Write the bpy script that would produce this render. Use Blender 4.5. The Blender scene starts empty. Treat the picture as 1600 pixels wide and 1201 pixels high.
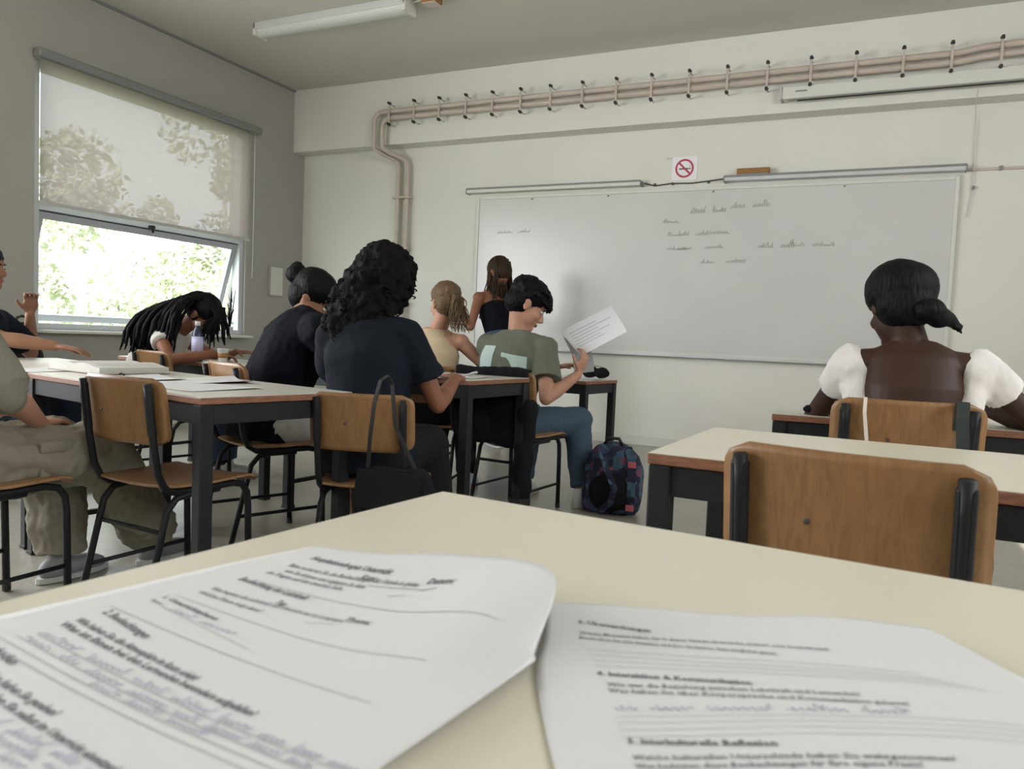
import bpy, bmesh, math, random
import numpy as np
from mathutils import Vector, Matrix, noise, Quaternion
R = math.radians
random.seed(7)
sc = bpy.context.scene
C = sc.collection

# ------------------------------------------------------------------ camera
cam_d = bpy.data.cameras.new('camera'); cam = bpy.data.objects.new('camera', cam_d); C.objects.link(cam)
sc.camera = cam
cam_d.sensor_width = 36; cam_d.lens = 27.0; cam_d.clip_start = .02; cam_d.clip_end = 200
yaw, pitch, roll = R(24.96), R(3.41), R(2.445)
_f = Vector((-math.sin(yaw), math.cos(yaw), 0)); _r = Vector((math.cos(yaw), math.sin(yaw), 0)); _u = Vector((0, 0, 1))
_f2 = _f*math.cos(pitch) - _u*math.sin(pitch); _u2 = _u*math.cos(pitch) + _f*math.sin(pitch)
_r3 = _r*math.cos(roll) + _u2*math.sin(roll); _u3 = _u2*math.cos(roll) - _r*math.sin(roll)
cam.matrix_world = Matrix(((_r3.x, _u3.x, -_f2.x, 0), (_r3.y, _u3.y, -_f2.y, 0), (_r3.z, _u3.z, -_f2.z, .97), (0, 0, 0, 1)))
cam_d.dof.use_dof = True; cam_d.dof.focus_distance = 3.6; cam_d.dof.aperture_fstop = 9.5

# ------------------------------------------------------------------ world, sun, big lights, exposure
w = bpy.data.worlds.new('sky'); sc.world = w; w.use_nodes = True
bg = w.node_tree.nodes['Background']; bg.inputs[0].default_value = (.88, .93, 1, 1); bg.inputs[1].default_value = 4.5
sc.view_settings.view_transform = 'Standard'; sc.view_settings.look = 'None'
sc.view_settings.gamma = 1; sc.view_settings.use_curve_mapping = False
sc.view_settings.exposure = 0.53
def light(name, kind, loc, energy, color, direction, sx=1, sy=1, spread=180):
    d = bpy.data.lights.new(name, kind); o = bpy.data.objects.new(name, d); C.objects.link(o)
    d.energy = energy; d.color = color; o.location = loc
    o.rotation_euler = Vector(direction).to_track_quat('-Z', 'Y').to_euler()
    if kind == 'AREA': d.shape = 'RECTANGLE'; d.size = sx; d.size_y = sy; d.spread = R(spread)
    if kind == 'SUN': d.angle = R(1)
    return o
light('sunlight', 'SUN', (20, -5, 30), 16, (1, .96, .88), (-.75, .35, -1))
# daylight coming in at the windows: the one in view, and the two beyond the left edge of the frame
portal = light('front_window_portal', 'AREA', (-6.42, 5.15, 1.95), 1, (1, 1, 1), (1, 0, 0), 2.4, 2.3); portal.data.cycles.is_portal = True
light('daylight_middle_window', 'AREA', (-6.30, 1.5, 1.96), 98, (1, .985, .985), (1, .12, -.1), 2.2, 2.1)
light('daylight_rear_window', 'AREA', (-6.30, -1.3, 1.96), 98, (1, .985, .985), (1, .12, -.1), 2.2, 2.1)
light('added_right_window_light', 'AREA', (3.16, 1.5, 2.6), 38, (1, .97, .9), (-1, .35, -.1), 5.0, 1.2)  # added lamp in an unseen opening, brightens the right of the front wall

# ------------------------------------------------------------------ materials
MATS = {}
def mat(name, col, rough=.6, metal=0, bump=0, bscale=60, var=0, vscale=8, stretch=None, spec=.5, subsurf=0, coat=0, sheen=0):
    if name in MATS: return MATS[name]
    m = bpy.data.materials.new(name); m.use_nodes = True; nt = m.node_tree; b = nt.nodes['Principled BSDF']
    b.inputs['Base Color'].default_value = (*col, 1); b.inputs['Roughness'].default_value = rough
    b.inputs['Metallic'].default_value = metal; b.inputs['Specular IOR Level'].default_value = spec
    if coat: b.inputs['Coat Weight'].default_value = coat; b.inputs['Coat Roughness'].default_value = .2
    if sheen: b.inputs['Sheen Weight'].default_value = sheen
    if subsurf: b.inputs['Subsurface Weight'].default_value = subsurf; b.inputs['Subsurface Scale'].default_value = .01; b.inputs['Subsurface Radius'].default_value = (1, .4, .2)
    tc = nt.nodes.new('ShaderNodeTexCoord'); mp = nt.nodes.new('ShaderNodeMapping'); nt.links.new(tc.outputs['Object'], mp.inputs[0])
    if stretch: mp.inputs['Scale'].default_value = stretch
    if var:
        n = nt.nodes.new('ShaderNodeTexNoise'); n.inputs['Scale'].default_value = vscale; n.inputs['Detail'].default_value = 6
        nt.links.new(mp.outputs[0], n.inputs['Vector'])
        r = nt.nodes.new('ShaderNodeValToRGB'); r.color_ramp.elements[0].position = .3; r.color_ramp.elements[1].position = .7
        r.color_ramp.elements[0].color = (*[c*(1-var) for c in col], 1); r.color_ramp.elements[1].color = (*[min(1, c*(1+var)) for c in col], 1)
        nt.links.new(n.outputs['Fac'], r.inputs[0]); nt.links.new(r.outputs[0], b.inputs['Base Color'])
    if bump:
        n = nt.nodes.new('ShaderNodeTexNoise'); n.inputs['Scale'].default_value = bscale; n.inputs['Detail'].default_value = 4
        nt.links.new(mp.outputs[0], n.inputs['Vector'])
        bp = nt.nodes.new('ShaderNodeBump'); bp.inputs['Strength'].default_value = bump; bp.inputs['Distance'].default_value = .01
        nt.links.new(n.outputs['Fac'], bp.inputs['Height']); nt.links.new(bp.outputs[0], b.inputs['Normal'])
    MATS[name] = m; return m
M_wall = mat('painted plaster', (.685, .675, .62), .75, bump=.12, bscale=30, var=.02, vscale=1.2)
M_wall_shaded = mat('painted plaster, window wall', (.37, .36, .325), .75, bump=.12, bscale=30, var=.02, vscale=1.2)  # shade of the grazing light on this wall is put into a darker colour
M_ceil = mat('ceiling paint', (.56, .54, .49), .85, bump=.1, bscale=20)
M_lam = mat('cream laminate', (.60, .565, .46), .33, bump=.02, bscale=300, var=.012, vscale=5, spec=.4)
M_lam2 = mat('worn white laminate', (.58, .56, .50), .30, bump=.02, bscale=300, var=.03, vscale=6, spec=.45)
M_edge = mat('reddish wood edge', (.20, .085, .045), .5, var=.3, vscale=30, stretch=(1, 1, 6))
M_steel = mat('dark grey enamelled steel', (.010, .011, .013), .5, bump=.05, bscale=120, var=.15, spec=.28)
M_rub = mat('black rubber', (.012, .012, .012), .7)
M_chrome = mat('rivet steel', (.35, .34, .33), .35, metal=1)
M_board = mat('whiteboard enamel', (.56, .555, .545), .24, var=.03, vscale=1.5, spec=.5)
M_frame = mat('white painted frame', (.62, .62, .57), .5)
M_alu = mat('window aluminium', (.42, .44, .46), .4, metal=.3)
M_aluw = mat('pale aluminium', (.55, .57, .58), .45, metal=.2)
M_grey = mat('grey plastic', (.22, .22, .22), .5)
M_lightgrey = mat('light grey plastic', (.5, .5, .49), .5)
M_pipe = mat('pink beige pipe paint', (.50, .43, .37), .45, bump=.05, bscale=40, var=.08, vscale=5)
M_brk = mat('dark bracket steel', (.035, .033, .03), .5)
M_paper = mat('white paper', (.60, .60, .615), .7, bump=.04, bscale=80)
M_ink = mat('black print', (.13, .13, .135), .8)
M_inkfaint = mat('grey print', (.40, .40, .41), .8)
M_pen = mat('blue ball pen', (.42, .43, .51), .8)
M_marker = mat('faint dry marker', (.39, .39, .385), .8)
M_red = mat('sign red', (.42, .04, .09), .5)
M_brown = mat('kraft brown', (.27, .13, .035), .7, var=.15, vscale=20)
def wood_mat(name, c1, c2, scale=5):
    m = bpy.data.materials.new(name); m.use_nodes = True; nt = m.node_tree; b = nt.nodes['Principled BSDF']
    tc = nt.nodes.new('ShaderNodeTexCoord'); mp = nt.nodes.new('ShaderNodeMapping'); mp.inputs['Scale'].default_value = (14, 14, 1.6)
    nz = nt.nodes.new('ShaderNodeTexNoise'); nz.inputs['Scale'].default_value = scale; nz.inputs['Detail'].default_value = 8; nz.inputs['Distortion'].default_value = 1.2
    r = nt.nodes.new('ShaderNodeValToRGB'); r.color_ramp.elements[0].position = .25; r.color_ramp.elements[1].position = .75
    r.color_ramp.elements[0].color = (*c1, 1); r.color_ramp.elements[1].color = (*c2, 1)
    nt.links.new(tc.outputs['Object'], mp.inputs[0]); nt.links.new(mp.outputs[0], nz.inputs['Vector']); nt.links.new(nz.outputs['Fac'], r.inputs[0])
    nt.links.new(r.outputs[0], b.inputs['Base Color']); b.inputs['Roughness'].default_value = .38; b.inputs['Specular IOR Level'].default_value = .4
    bp = nt.nodes.new('ShaderNodeBump'); bp.inputs['Strength'].default_value = .08; bp.inputs['Distance'].default_value = .004
    nt.links.new(nz.outputs['Fac'], bp.inputs['Height']); nt.links.new(bp.outputs[0], b.inputs['Normal'])
    MATS[name] = m; return m
M_ply = wood_mat('varnished beech plywood', (.195, .10, .040), (.285, .155, .066))
M_seat = wood_mat('varnished seat plywood', (.20, .105, .045), (.32, .18, .085))
def floor_mat():
    m = bpy.data.materials.new('speckled stone floor'); m.use_nodes = True; nt = m.node_tree; b = nt.nodes['Principled BSDF']
    tc = nt.nodes.new('ShaderNodeTexCoord'); v = nt.nodes.new('ShaderNodeTexVoronoi'); v.inputs['Scale'].default_value = 60
    n = nt.nodes.new('ShaderNodeTexNoise'); n.inputs['Scale'].default_value = 3
    r = nt.nodes.new('ShaderNodeValToRGB'); r.color_ramp.elements[0].color = (.24, .225, .185, 1); r.color_ramp.elements[1].color = (.42, .395, .33, 1)
    mx = nt.nodes.new('ShaderNodeMix'); mx.data_type = 'RGBA'; mx.inputs[0].default_value = .3
    nt.links.new(tc.outputs['Object'], v.inputs['Vector']); nt.links.new(tc.outputs['Object'], n.inputs['Vector'])
    nt.links.new(n.outputs['Fac'], r.inputs[0]); nt.links.new(r.outputs[0], mx.inputs[6])
    r2 = nt.nodes.new('ShaderNodeValToRGB'); r2.color_ramp.elements[0].color = (.2, .19, .17, 1); r2.color_ramp.elements[1].color = (.5, .49, .44, 1)
    nt.links.new(v.outputs['Color'], r2.inputs[0]); nt.links.new(r2.outputs[0], mx.inputs[7])
    nt.links.new(mx.outputs[2], b.inputs['Base Color']); b.inputs['Roughness'].default_value = .28
    return m
M_floor = floor_mat()
def blind_mat():
    m = bpy.data.materials.new('translucent screen fabric'); m.use_nodes = True; nt = m.node_tree
    for n in list(nt.nodes): nt.nodes.remove(n)
    out = nt.nodes.new('ShaderNodeOutputMaterial'); a = nt.nodes.new('ShaderNodeBsdfTranslucent'); d = nt.nodes.new('ShaderNodeBsdfDiffuse'); t = nt.nodes.new('ShaderNodeBsdfTransparent')
    a.inputs[0].default_value = (.185, .150, .135, 1); d.inputs[0].default_value = (.45, .42, .39, 1); t.inputs[0].default_value = (1, 1, 1, 1)
    m1 = nt.nodes.new('ShaderNodeMixShader'); m1.inputs[0].default_value = .5; m2 = nt.nodes.new('ShaderNodeMixShader'); m2.inputs[0].default_value = .045
    nt.links.new(a.outputs[0], m1.inputs[1]); nt.links.new(d.outputs[0], m1.inputs[2]); nt.links.new(m1.outputs[0], m2.inputs[1]); nt.links.new(t.outputs[0], m2.inputs[2]); nt.links.new(m2.outputs[0], out.inputs[0])
    return m
M_blind = blind_mat()
def glass_mat():
    m = bpy.data.materials.new('window glass'); m.use_nodes = True; nt = m.node_tree
    for n in list(nt.nodes): nt.nodes.remove(n)
    out = nt.nodes.new('ShaderNodeOutputMaterial'); t = nt.nodes.new('ShaderNodeBsdfTransparent'); g = nt.nodes.new('ShaderNodeBsdfGlossy'); g.inputs['Roughness'].default_value = .02
    t.inputs[0].default_value = (.95, .98, .97, 1); mx = nt.nodes.new('ShaderNodeMixShader'); mx.inputs[0].default_value = .05
    nt.links.new(t.outputs[0], mx.inputs[1]); nt.links.new(g.outputs[0], mx.inputs[2]); nt.links.new(mx.outputs[0], out.inputs[0])
    return m
M_glass = glass_mat()
M_leaf = mat('leaf green', (.33, .35, .22), .6, var=.4, vscale=1.5)
M_bark = mat('pale bark', (.42, .38, .34), .8, bump=.5, bscale=15, var=.25, vscale=4)
M_grass = mat('sunlit grass', (.22, .27, .12), .9, var=.3, vscale=2)

# ------------------------------------------------------------------ mesh helpers
class MB:
    def __init__(s): s.v = []; s.f = []
    def add(s, vs, fs):
        o = len(s.v); s.v += [tuple(p) for p in vs]; s.f += [tuple(i+o for i in q) for q in fs]; return s
    def box(s, c, d, rot=None):
        c = Vector(c); h = Vector(d)/2; vs = []
        for x in (-1, 1):
            for y in (-1, 1):
                for z in (-1, 1):
                    p = Vector((x*h.x, y*h.y, z*h.z))
                    if rot is not None: p = rot @ p
                    vs.append(c+p)
        return s.add(vs, [(0, 1, 3, 2), (4, 6, 7, 5), (0, 4, 5, 1), (2, 3, 7, 6), (0, 2, 6, 4), (1, 5, 7, 3)])
    def rings(s, rings, caps=True):
        n = len(rings[0]); o = len(s.v); vs = [p for r in rings for p in r]; fs = []
        for i in range(len(rings)-1):
            for j in range(n):
                a = i*n+j; b = i*n+(j+1) % n; fs.append((a, b, b+n, a+n))
        if caps: fs.append(tuple(range(n-1, -1, -1))); fs.append(tuple((len(rings)-1)*n+j for j in range(n)))
        return s.add(vs, fs)
    def ell_ring(s, c, u, v, n=16, p=2.0):
        out = []
        for k in range(n):
            a = 2*math.pi*k/n; ca, sa = math.cos(a), math.sin(a)
            out.append(Vector(c)+Vector(u)*math.copysign(abs(ca)**(2/p), ca)+Vector(v)*math.copysign(abs(sa)**(2/p), sa))
        return out
    def tube(s, path, r, n=10, closed=False):
        P = [Vector(p) for p in path]; rs = r if isinstance(r, (list, tuple)) else [r]*len(P); rings = []
        up = None
        for i, p in enumerate(P):
            t = (P[min(i+1, len(P)-1)]-P[max(i-1, 0)]).normalized()
            if up is None:
                up = Vector((0, 0, 1)) if abs(t.z) < .9 else Vector((1, 0, 0))
            a = (up - t*up.dot(t)).normalized(); b = t.cross(a); up = a
            rings.append(s.ell_ring(p, a*rs[i], b*rs[i], n))
        return s.rings(rings)
    def cone(s, p0, p1, r0, r1, n=16, flat=1.0, axis=None, capround=True):
        """tapered limb; rounded ends when capround; flat squeezes along axis"""
        p0, p1 = Vector(p0), Vector(p1); d = (p1-p0); L = d.length; d = d/L if L > 1e-6 else Vector((0, 0, 1))
        ax = Vector(axis) if axis is not None else (Vector((1, 0, 0)) if abs(d.x) < .8 else Vector((0, 1, 0)))
        v = (ax-d*ax.dot(d)).normalized(); u = d.cross(v); rings = []
        if capround:
            for k in (80, 60, 35): rings.append(s.ell_ring(p0-d*r0*math.sin(R(k)), u*r0*math.cos(R(k)), v*r0*math.cos(R(k))*flat, n))
        for k in range(4):
            t = k/3; r = r0+(r1-r0)*t; rings.append(s.ell_ring(p0+d*L*t, u*r, v*r*flat, n))
        if capround:
            for k in (35, 60, 80): rings.append(s.ell_ring(p1+d*r1*math.sin(R(k)), u*r1*math.cos(R(k)), v*r1*math.cos(R(k))*flat, n))
        return s.rings(rings)
    def ell(s, c, r, M=None, n=18, m=11):
        c = Vector(c); M = M or Matrix.Identity(3); rings = []
        for i in range(1, m):
            a = math.pi*i/m-math.pi/2; rings.append([c+M @ Vector((r[0]*math.cos(a)*math.cos(2*math.pi*j/n), r[1]*math.cos(a)*math.sin(2*math.pi*j/n), r[2]*math.sin(a))) for j in range(n)])
        return s.rings(rings)
    def build(s, name, m, parent=None, smooth=False, bevel=0, seg=2):
        me = bpy.data.meshes.new(name); me.from_pydata(s.v, [], s.f); me.update()
        if m is not None: me.materials.append(m)
        o = bpy.data.objects.new(name, me); C.objects.link(o)
        bm = bmesh.new(); bm.from_mesh(me); bmesh.ops.recalc_face_normals(bm, faces=bm.faces); bm.to_mesh(me); bm.free()
        if bevel:
            b = o.modifiers.new('b', 'BEVEL'); b.width = bevel; b.segments = seg; b.limit_method = 'ANGLE'; b.angle_limit = R(40)
            bake(o)
        if smooth:
            me = o.data; me.polygons.foreach_set('use_smooth', [True]*len(me.polygons))
        if parent is not None: o.parent = parent
        return o
def bake(o):
    dg = bpy.context.evaluated_depsgraph_get(); me = bpy.data.meshes.new_from_object(o.evaluated_get(dg))
    old = o.data; o.modifiers.clear(); o.data = me; me.name = o.name; bpy.data.meshes.remove(old)
def empty(name, loc=(0, 0, 0), rz=0):
    o = bpy.data.objects.new(name, None); C.objects.link(o); o.location = loc; o.rotation_euler = (0, 0, rz); o.empty_display_size = .1; return o
def tag(o, label, cat, group=None):
    o['label'] = label; o['category'] = cat
    if group: o['group'] = group
    return o
def struct(o): o['kind'] = 'structure'; return o
def copy_tree(o, parent=None):
    c = o.copy(); C.objects.link(c)
    if parent is not None: c.parent = parent
    for ch in list(o.children): copy_tree(ch, c)
    return c
def blob(name, mb, voxel, m, parent=None, smooth_it=4, wob=0, wscale=6, wz=1.0, fine=0):
    """closed shapes grown into one continuous skin"""
    o = mb.build(name, m)
    r = o.modifiers.new('r', 'REMESH'); r.mode = 'VOXEL'; r.voxel_size = voxel
    if smooth_it: s = o.modifiers.new('s', 'SMOOTH'); s.factor = .5; s.iterations = smooth_it
    bake(o); me = o.data
    if wob or fine:
        n = len(me.vertices); co = np.empty(n*3, 'f'); me.vertices.foreach_get('co', co); co = co.reshape(-1, 3)
        nr = np.empty(n*3, 'f'); me.vertices.foreach_get('normal', nr); nr = nr.reshape(-1, 3)
        for i in range(n):
            p = co[i]; d = 0
            if wob: d += wob*noise.noise(Vector((p[0]*wscale, p[1]*wscale, p[2]*wscale*wz)))
            if fine: d += fine*noise.noise(Vector((p[0]*wscale*4, p[1]*wscale*4, p[2]*wscale*4*wz)))
            co[i] += nr[i]*d
        me.vertices.foreach_set('co', co.ravel()); me.update()
    me.polygons.foreach_set('use_smooth', [True]*len(me.polygons))
    if parent is not None: o.parent = parent
    return o

# ------------------------------------------------------------------ the room
XL, XR, YF, YB, ZC = -6.15, 3.0, 7.2, -2.8, 3.685
WY0, WY1, WZ0, WZ1 = 4.0, 6.30, .88, 3.03
struct(MB().box(((XL+XR)/2, (YF+YB)/2, -.05), (XR-XL+.4, YF-YB+.4, .1)).build('floor', M_floor))
struct(MB().box(((XL+XR)/2, (YF+YB)/2, ZC+.05), (XR-XL+.4, YF-YB+.4, .1)).build('ceiling', M_ceil))
struct(MB().box(((XL+XR)/2, YF+.1, ZC/2), (XR-XL+.4, .2, ZC)).build('wall_front', M_wall))
struct(MB().box(((XL+XR)/2, YB-.1, ZC/2), (XR-XL+.4, .2, ZC)).build('wall_back', M_wall))
wr_ = MB()
for (a_, b_, c_, d_) in ((YB, -1.0, 0, ZC), (4.0, YF, 0, ZC), (-1.0, 4.0, 0, 2.0), (-1.0, 4.0, 3.2, ZC)): wr_.box((XR+.1, (a_+b_)/2, (c_+d_)/2), (.2, b_-a_, d_-c_))
struct(wr_.build('wall_right', M_wall))
wl = MB()
def wseg(y0, y1, z0, z1): wl.box((XL-.12, (y0+y1)/2, (z0+z1)/2), (.24, y1-y0, z1-z0))
WINS = [(WY0, WY1), (.35, 2.65), (-2.45, -.15)]
wseg(WY1, YF, 0, ZC); wseg(2.65, WY0, 0, ZC); wseg(-.15, .35, 0, ZC); wseg(YB, -2.45, 0, ZC)
for a_, b_ in WINS: wseg(a_, b_, 0, WZ0); wseg(a_, b_, WZ1, ZC)
struct(wl.build('wall_left', M_wall_shaded))
struct(MB().box(((XL+XR)/2, YF-.1, (2.99+ZC)/2), (XR-XL, .2, ZC-2.99)).build('trim_1', M_wall, bevel=.006))   # ceiling beam along the front wall
struct(MB().box(((XL+XR)/2, YF-.008, .045), (XR-XL, .016, .09)).build('baseboard_front', M_frame, bevel=.004))
struct(MB().box((XL+.008, (YF+YB)/2, .045), (.016, YF-YB, .09)).build('baseboard_left', M_frame, bevel=.004))

struct(MB().box((XL+.012, (YF-.2+YB)/2, ZC-.010), (.024, YF-.2-YB, .020)).build('shadow_gap_strip', M_grey))   # grey strip added as the shadow line between window wall and ceiling
# window in view: outer frame, transom, fixed upper pane, top hung lower sash standing open
win = struct(empty('window_1', (XL, WY0, WZ0)))
def wpart(name, mb, m, **k):
    o = mb.build(name, m, **k); o.parent = win; o.matrix_parent_inverse = Matrix.Translation((-XL, -WY0, -WZ0)); return o
wf = MB(); xm = XL-.08; ZT = 1.885
for y in (WY0+.03, WY1-.03): wf.box((xm, y, (WZ0+WZ1)/2), (.10, .06, WZ1-WZ0))
for z in (WZ0+.025, WZ1-.03, ZT): wf.box((xm, (WY0+WY1)/2, z), (.10, WY1-WY0-.12, .06))
wpart('window_frame', wf, M_aluw, bevel=.004)
wpart('upper_pane', MB().box((xm, (WY0+WY1)/2, (ZT+WZ1)/2), (.006, WY1-WY0-.12, WZ1-ZT-.08)), M_glass)
wpart('window_sill', MB().box((XL-.02, (WY0+WY1)/2, WZ0-.012), (.30, WY1-WY0+.02, .024)), M_frame, bevel=.004)
rot = Matrix.Rotation(R(17), 3, 'Y')
hy, hz = (WY1-WY0)/2-.065, (ZT-WZ0)-.07
top = Vector((xm-.0, (WY0+WY1)/2, ZT-.035))
def sp(dy, dz): return top + rot @ Vector((0, 0, -dz)) + Vector((0, dy, 0))
sf = MB()
for s_ in (-1, 1): sf.box(sp(s_*(hy-.03), hz/2), (.05, .06, hz), rot)
sf.box(sp(0, .03), (.05, hy*2-.12, .06), rot); sf.box(sp(0, hz-.03), (.05, hy*2-.12, .06), rot)
wpart('sash', sf, M_alu, bevel=.004)
wpart('lower_pane', MB().box(sp(0, hz/2), (.006, hy*2-.12, hz-.12), rot), M_glass)
wpart('sash_handle', MB().box((xm+.07, 5.12, ZT-.02), (.04, .05, .03)).box((xm+.085, 5.12, ZT-.045), (.015, .02, .06)), M_rub, bevel=.004)
for y in (WY0+.085, WY1-.085): wpart('sash_stay', MB().tube([(xm, y, WZ0+.12), sp(0, hz*.80)+Vector((0, y-5.15, 0))], .009, 8), M_alu, smooth=True)

# the windows beyond the left edge of the frame and an unseen high window added for light from the right
for i_, (a_, b_) in enumerate(WINS[1:]):
    f_ = MB()
    for y in (a_+.03, (a_+b_)/2, b_-.03): f_.box((xm, y, (WZ0+WZ1)/2), (.10, .06, WZ1-WZ0))
    for z in (WZ0+.03, WZ1-.03): f_.box((xm, (a_+b_)/2, z), (.098, b_-a_-.12, .06))
    struct(f_.build('window_%d' % (i_+2), M_aluw, bevel=.004))
f_ = MB()
for y in (-.97, .7, 2.3, 3.97): f_.box((XR+.06, y, 2.6), (.06, .05, 1.2))
for z in (2.025, 3.175): f_.box((XR+.06, 1.5, z), (.058, 5.0, .05))
struct(f_.build('window_4', M_aluw, bevel=.004))

# roller blind
rb = tag(empty('roller_blind', (XL+.05, 5.17, WZ1)), 'grey roller blind drawn halfway over the window', 'blind')
def under(parent, name, mb, m, **k):
    o = mb.build(name, m, **k); o.parent = parent; o.matrix_parent_inverse = parent_inv(parent); return o
def parent_inv(p):
    return (Matrix.Translation(p.location) @ p.rotation_euler.to_matrix().to_4x4()).inverted()
under(rb, 'roller_case', MB().box((XL+.05, 5.195, WZ1+.035), (.09, 2.44, .075)), M_grey, bevel=.015)
fb = MB(); ny = 40
for i in range(ny+1):
    y = 4.01+(6.285-4.01)*i/ny; x = XL+.05+.003*math.sin(i*.5)
    fb.v += [(x, y, 1.905), (x, y, WZ1+.01)]
fb.f = [(2*i, 2*i+2, 2*i+3, 2*i+1) for i in range(ny)]
under(rb, 'blind_fabric', fb, M_blind, smooth=True)
under(rb, 'bottom_rail', MB().box((XL+.05, 5.15, 1.900), (.02, 2.29, .03)), M_lightgrey, bevel=.004)
under(rb, 'pull_chain', MB().tube([(XL+.07, 6.33, WZ1), (XL+.07, 6.335, 2.2), (XL+.07, 6.33, 1.5)], .003, 6), M_lightgrey)

# outside: lawn and trees in the sun
tag(MB().box((-20, 9, -3.1), (26, 40, .2)).build('lawn', M_grass), 'sunlit lawn outside below the window', 'lawn')
rt = random.Random(3)
def tree(x, y, h, rad, label, leaves=3200):
    t = tag(empty('garden_tree', (x, y, -3)), label, 'tree', 'trees outside the window')
    path = [(0, 0, 0), (.08, .05, h*.3), (-.05, .1, h*.6), (.05, 0, h*.95)]
    tk = MB().tube(path, [.17, .14, .11, .04], 9)
    for k in range(7):
        a = rt.uniform(0, 6.28); z0 = h*rt.uniform(.3, .8); l = rad*rt.uniform(.5, .9)
        tk.tube([(0, .05, z0), (math.cos(a)*l*.5, math.sin(a)*l*.5, z0+l*.35), (math.cos(a)*l, math.sin(a)*l, z0+l*.6)], [.05, .035, .015], 6)
    o = tk.build('trunk', M_bark, smooth=True); o.parent = t
    fm = MB()
    cl = [(rt.gauss(0, rad*.42), rt.gauss(0, rad*.42), h*rt.uniform(.35, 1.05), rt.uniform(.25, .6)*rad*.7) for _ in range(26)]
    for _ in range(leaves):
        cx, cy, cz, r = rt.choice(cl); d = Vector((rt.gauss(0, 1), rt.gauss(0, 1), rt.gauss(0, 1))).normalized()*r*rt.uniform(.6, 1)
        p = Vector((cx, cy, cz))+d; a = Vector((rt.gauss(0, 1), rt.gauss(0, 1), rt.gauss(0, 1))).normalized(); b = a.orthogonal().normalized(); s = rt.uniform(.05, .09)*(1 if rad < 2 else 1.7)
        fm.add([p-a*s, p+b*s*.5, p+a*s, p-b*s*.5], [(0, 1, 2, 3)])
    o = fm.build('foliage', M_leaf); o.parent = t; o['kind'] = 'stuff'
tree(-11.2, 8.0, 5.4, 1.5, 'green leafy tree outside, at the left in the window')
tree(-14.0, 11.8, 4.9, 1.2, 'green leafy tree outside, in the middle of the window')
tree(-17.5, 17.2, 4.6, 1.6, 'small pale tree outside, farthest from the window')
tree(-18.0, 10.4, 9.5, 2.6, 'tall tree outside, seen dimly through the left part of the blind', 5500)
tree(-18.5, 18.0, 9.0, 2.4, 'tall tree outside, seen dimly through the right part of the blind', 5500)

# ceiling light
cl = tag(empty('ceiling_light', (-4.38, 5.42, ZC)), 'long white fluorescent batten on the ceiling', 'lamp')
under(cl, 'housing', MB().box((-4.38, 5.42, ZC-.03), (1.60, .17, .06)), M_lightgrey, bevel=.006)
dm = MB(); dm.rings([[Vector((x, 5.42+.075*math.cos(a), ZC-.06-.05*math.sin(a))) for a in [math.pi*k/10 for k in range(11)]] for x in (-5.16, -3.60)])
under(cl, 'diffuser', dm, mat('frosted diffuser', (.55, .55, .53), .35))
for x in (-5.17, -3.59): under(cl, 'end_cap', MB().box((x, 5.42, ZC-.055), (.03, .17, .11)), M_frame, bevel=.008)
jb = tag(empty('junction_box', (-3.4, 5.42, ZC)), 'small brown junction box beside the ceiling light', 'box')
under(jb, 'box_body', MB().box((-3.38, 5.42, ZC-.03), (.14, .12, .06)), M_brown, bevel=.008)
under(jb, 'box_cover', MB().box((-3.38, 5.42, ZC-.063), (.12, .10, .006)), M_pipe, bevel=.002)
under(jb, 'cable', MB().tube([(-3.45, 5.42, ZC-.03), (-3.50, 5.42, ZC-.02), (-3.58, 5.42, ZC-.03)], .006, 6), M_lightgrey)

# heating pipes with brackets
hp = tag(empty('heating_pipe', (-4.8, 7.17, 0)), 'pair of beige pipes along the beam, dropping down the front wall', 'pipe')
def arc(c, a0, a1, r, u, v, n=7): return [Vector(c)+Vector(u)*r*math.cos(R(a0+(a1-a0)*k/n))+Vector(v)*r*math.sin(R(a0+(a1-a0)*k/n)) for k in range(n+1)]
X1, Z1 = (1, 0, 0), (0, 0, 1)
yp = 6.92
for (zo, xo, xw, dz) in ((3.315, -4.975, -4.80, 0), (3.245, -4.87, -4.68, .0)):
    r = .10
    p = [Vector((2.9, yp, zo+.03)), Vector((.85, yp, zo+.03)), Vector((.62, yp, zo+.025)), Vector((.45, yp, zo))]
    p += [Vector((-2, yp, zo)), Vector((xo+r+.05, yp, zo))]+arc((xo+r, yp, zo-r), 90, 180, r, X1, Z1)
    p += [Vector((xo, yp, 2.99)), Vector((xo+.005, yp+.003, 2.94)), Vector((xo+.06, yp+.08, 2.90)), Vector((xw-.05, 7.12, 2.87)), Vector((xw-.01, 7.145, 2.83)), Vector((xw, 7.15, 2.75)), Vector((xw, 7.15, 1.5)), Vector((xw, 7.15, 0.02))]
    under(hp, 'pipe', MB().tube(p, .026, 14), M_pipe, smooth=True)
for x in [-4.771, -4.464, -4.161, -3.852, -3.553, -3.246, -2.934, -2.61, -2.28, -1.95, -1.61, -1.281, -.95, -.605, -.263, .079, .414, .742, 1.08]:
    bo = under(hp, 'bracket', MB().box((x, yp-.034, 3.28), (.020, .006, .19)).box((x, yp+.035, 3.28), (.03, .09, .012)).tube([(x, 7.0, 3.385), (x, yp-.03, 3.385)], .006, 6).tube([(x, 7.0, 3.178), (x, yp-.03, 3.178)], .006, 6), M_pipe)
    for z in (3.39, 3.173):
        nb = MB().cone((x, yp-.02, z), (x, yp-.05, z), .017, .014, 10).build('bracket_nut', M_brk); nb.parent = bo
for z in (2.45, 1.9, 1.3, .7):
    under(hp, 'bracket', MB().box((-4.74, 7.14, z), (.22, .075, .02)), M_pipe)

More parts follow.
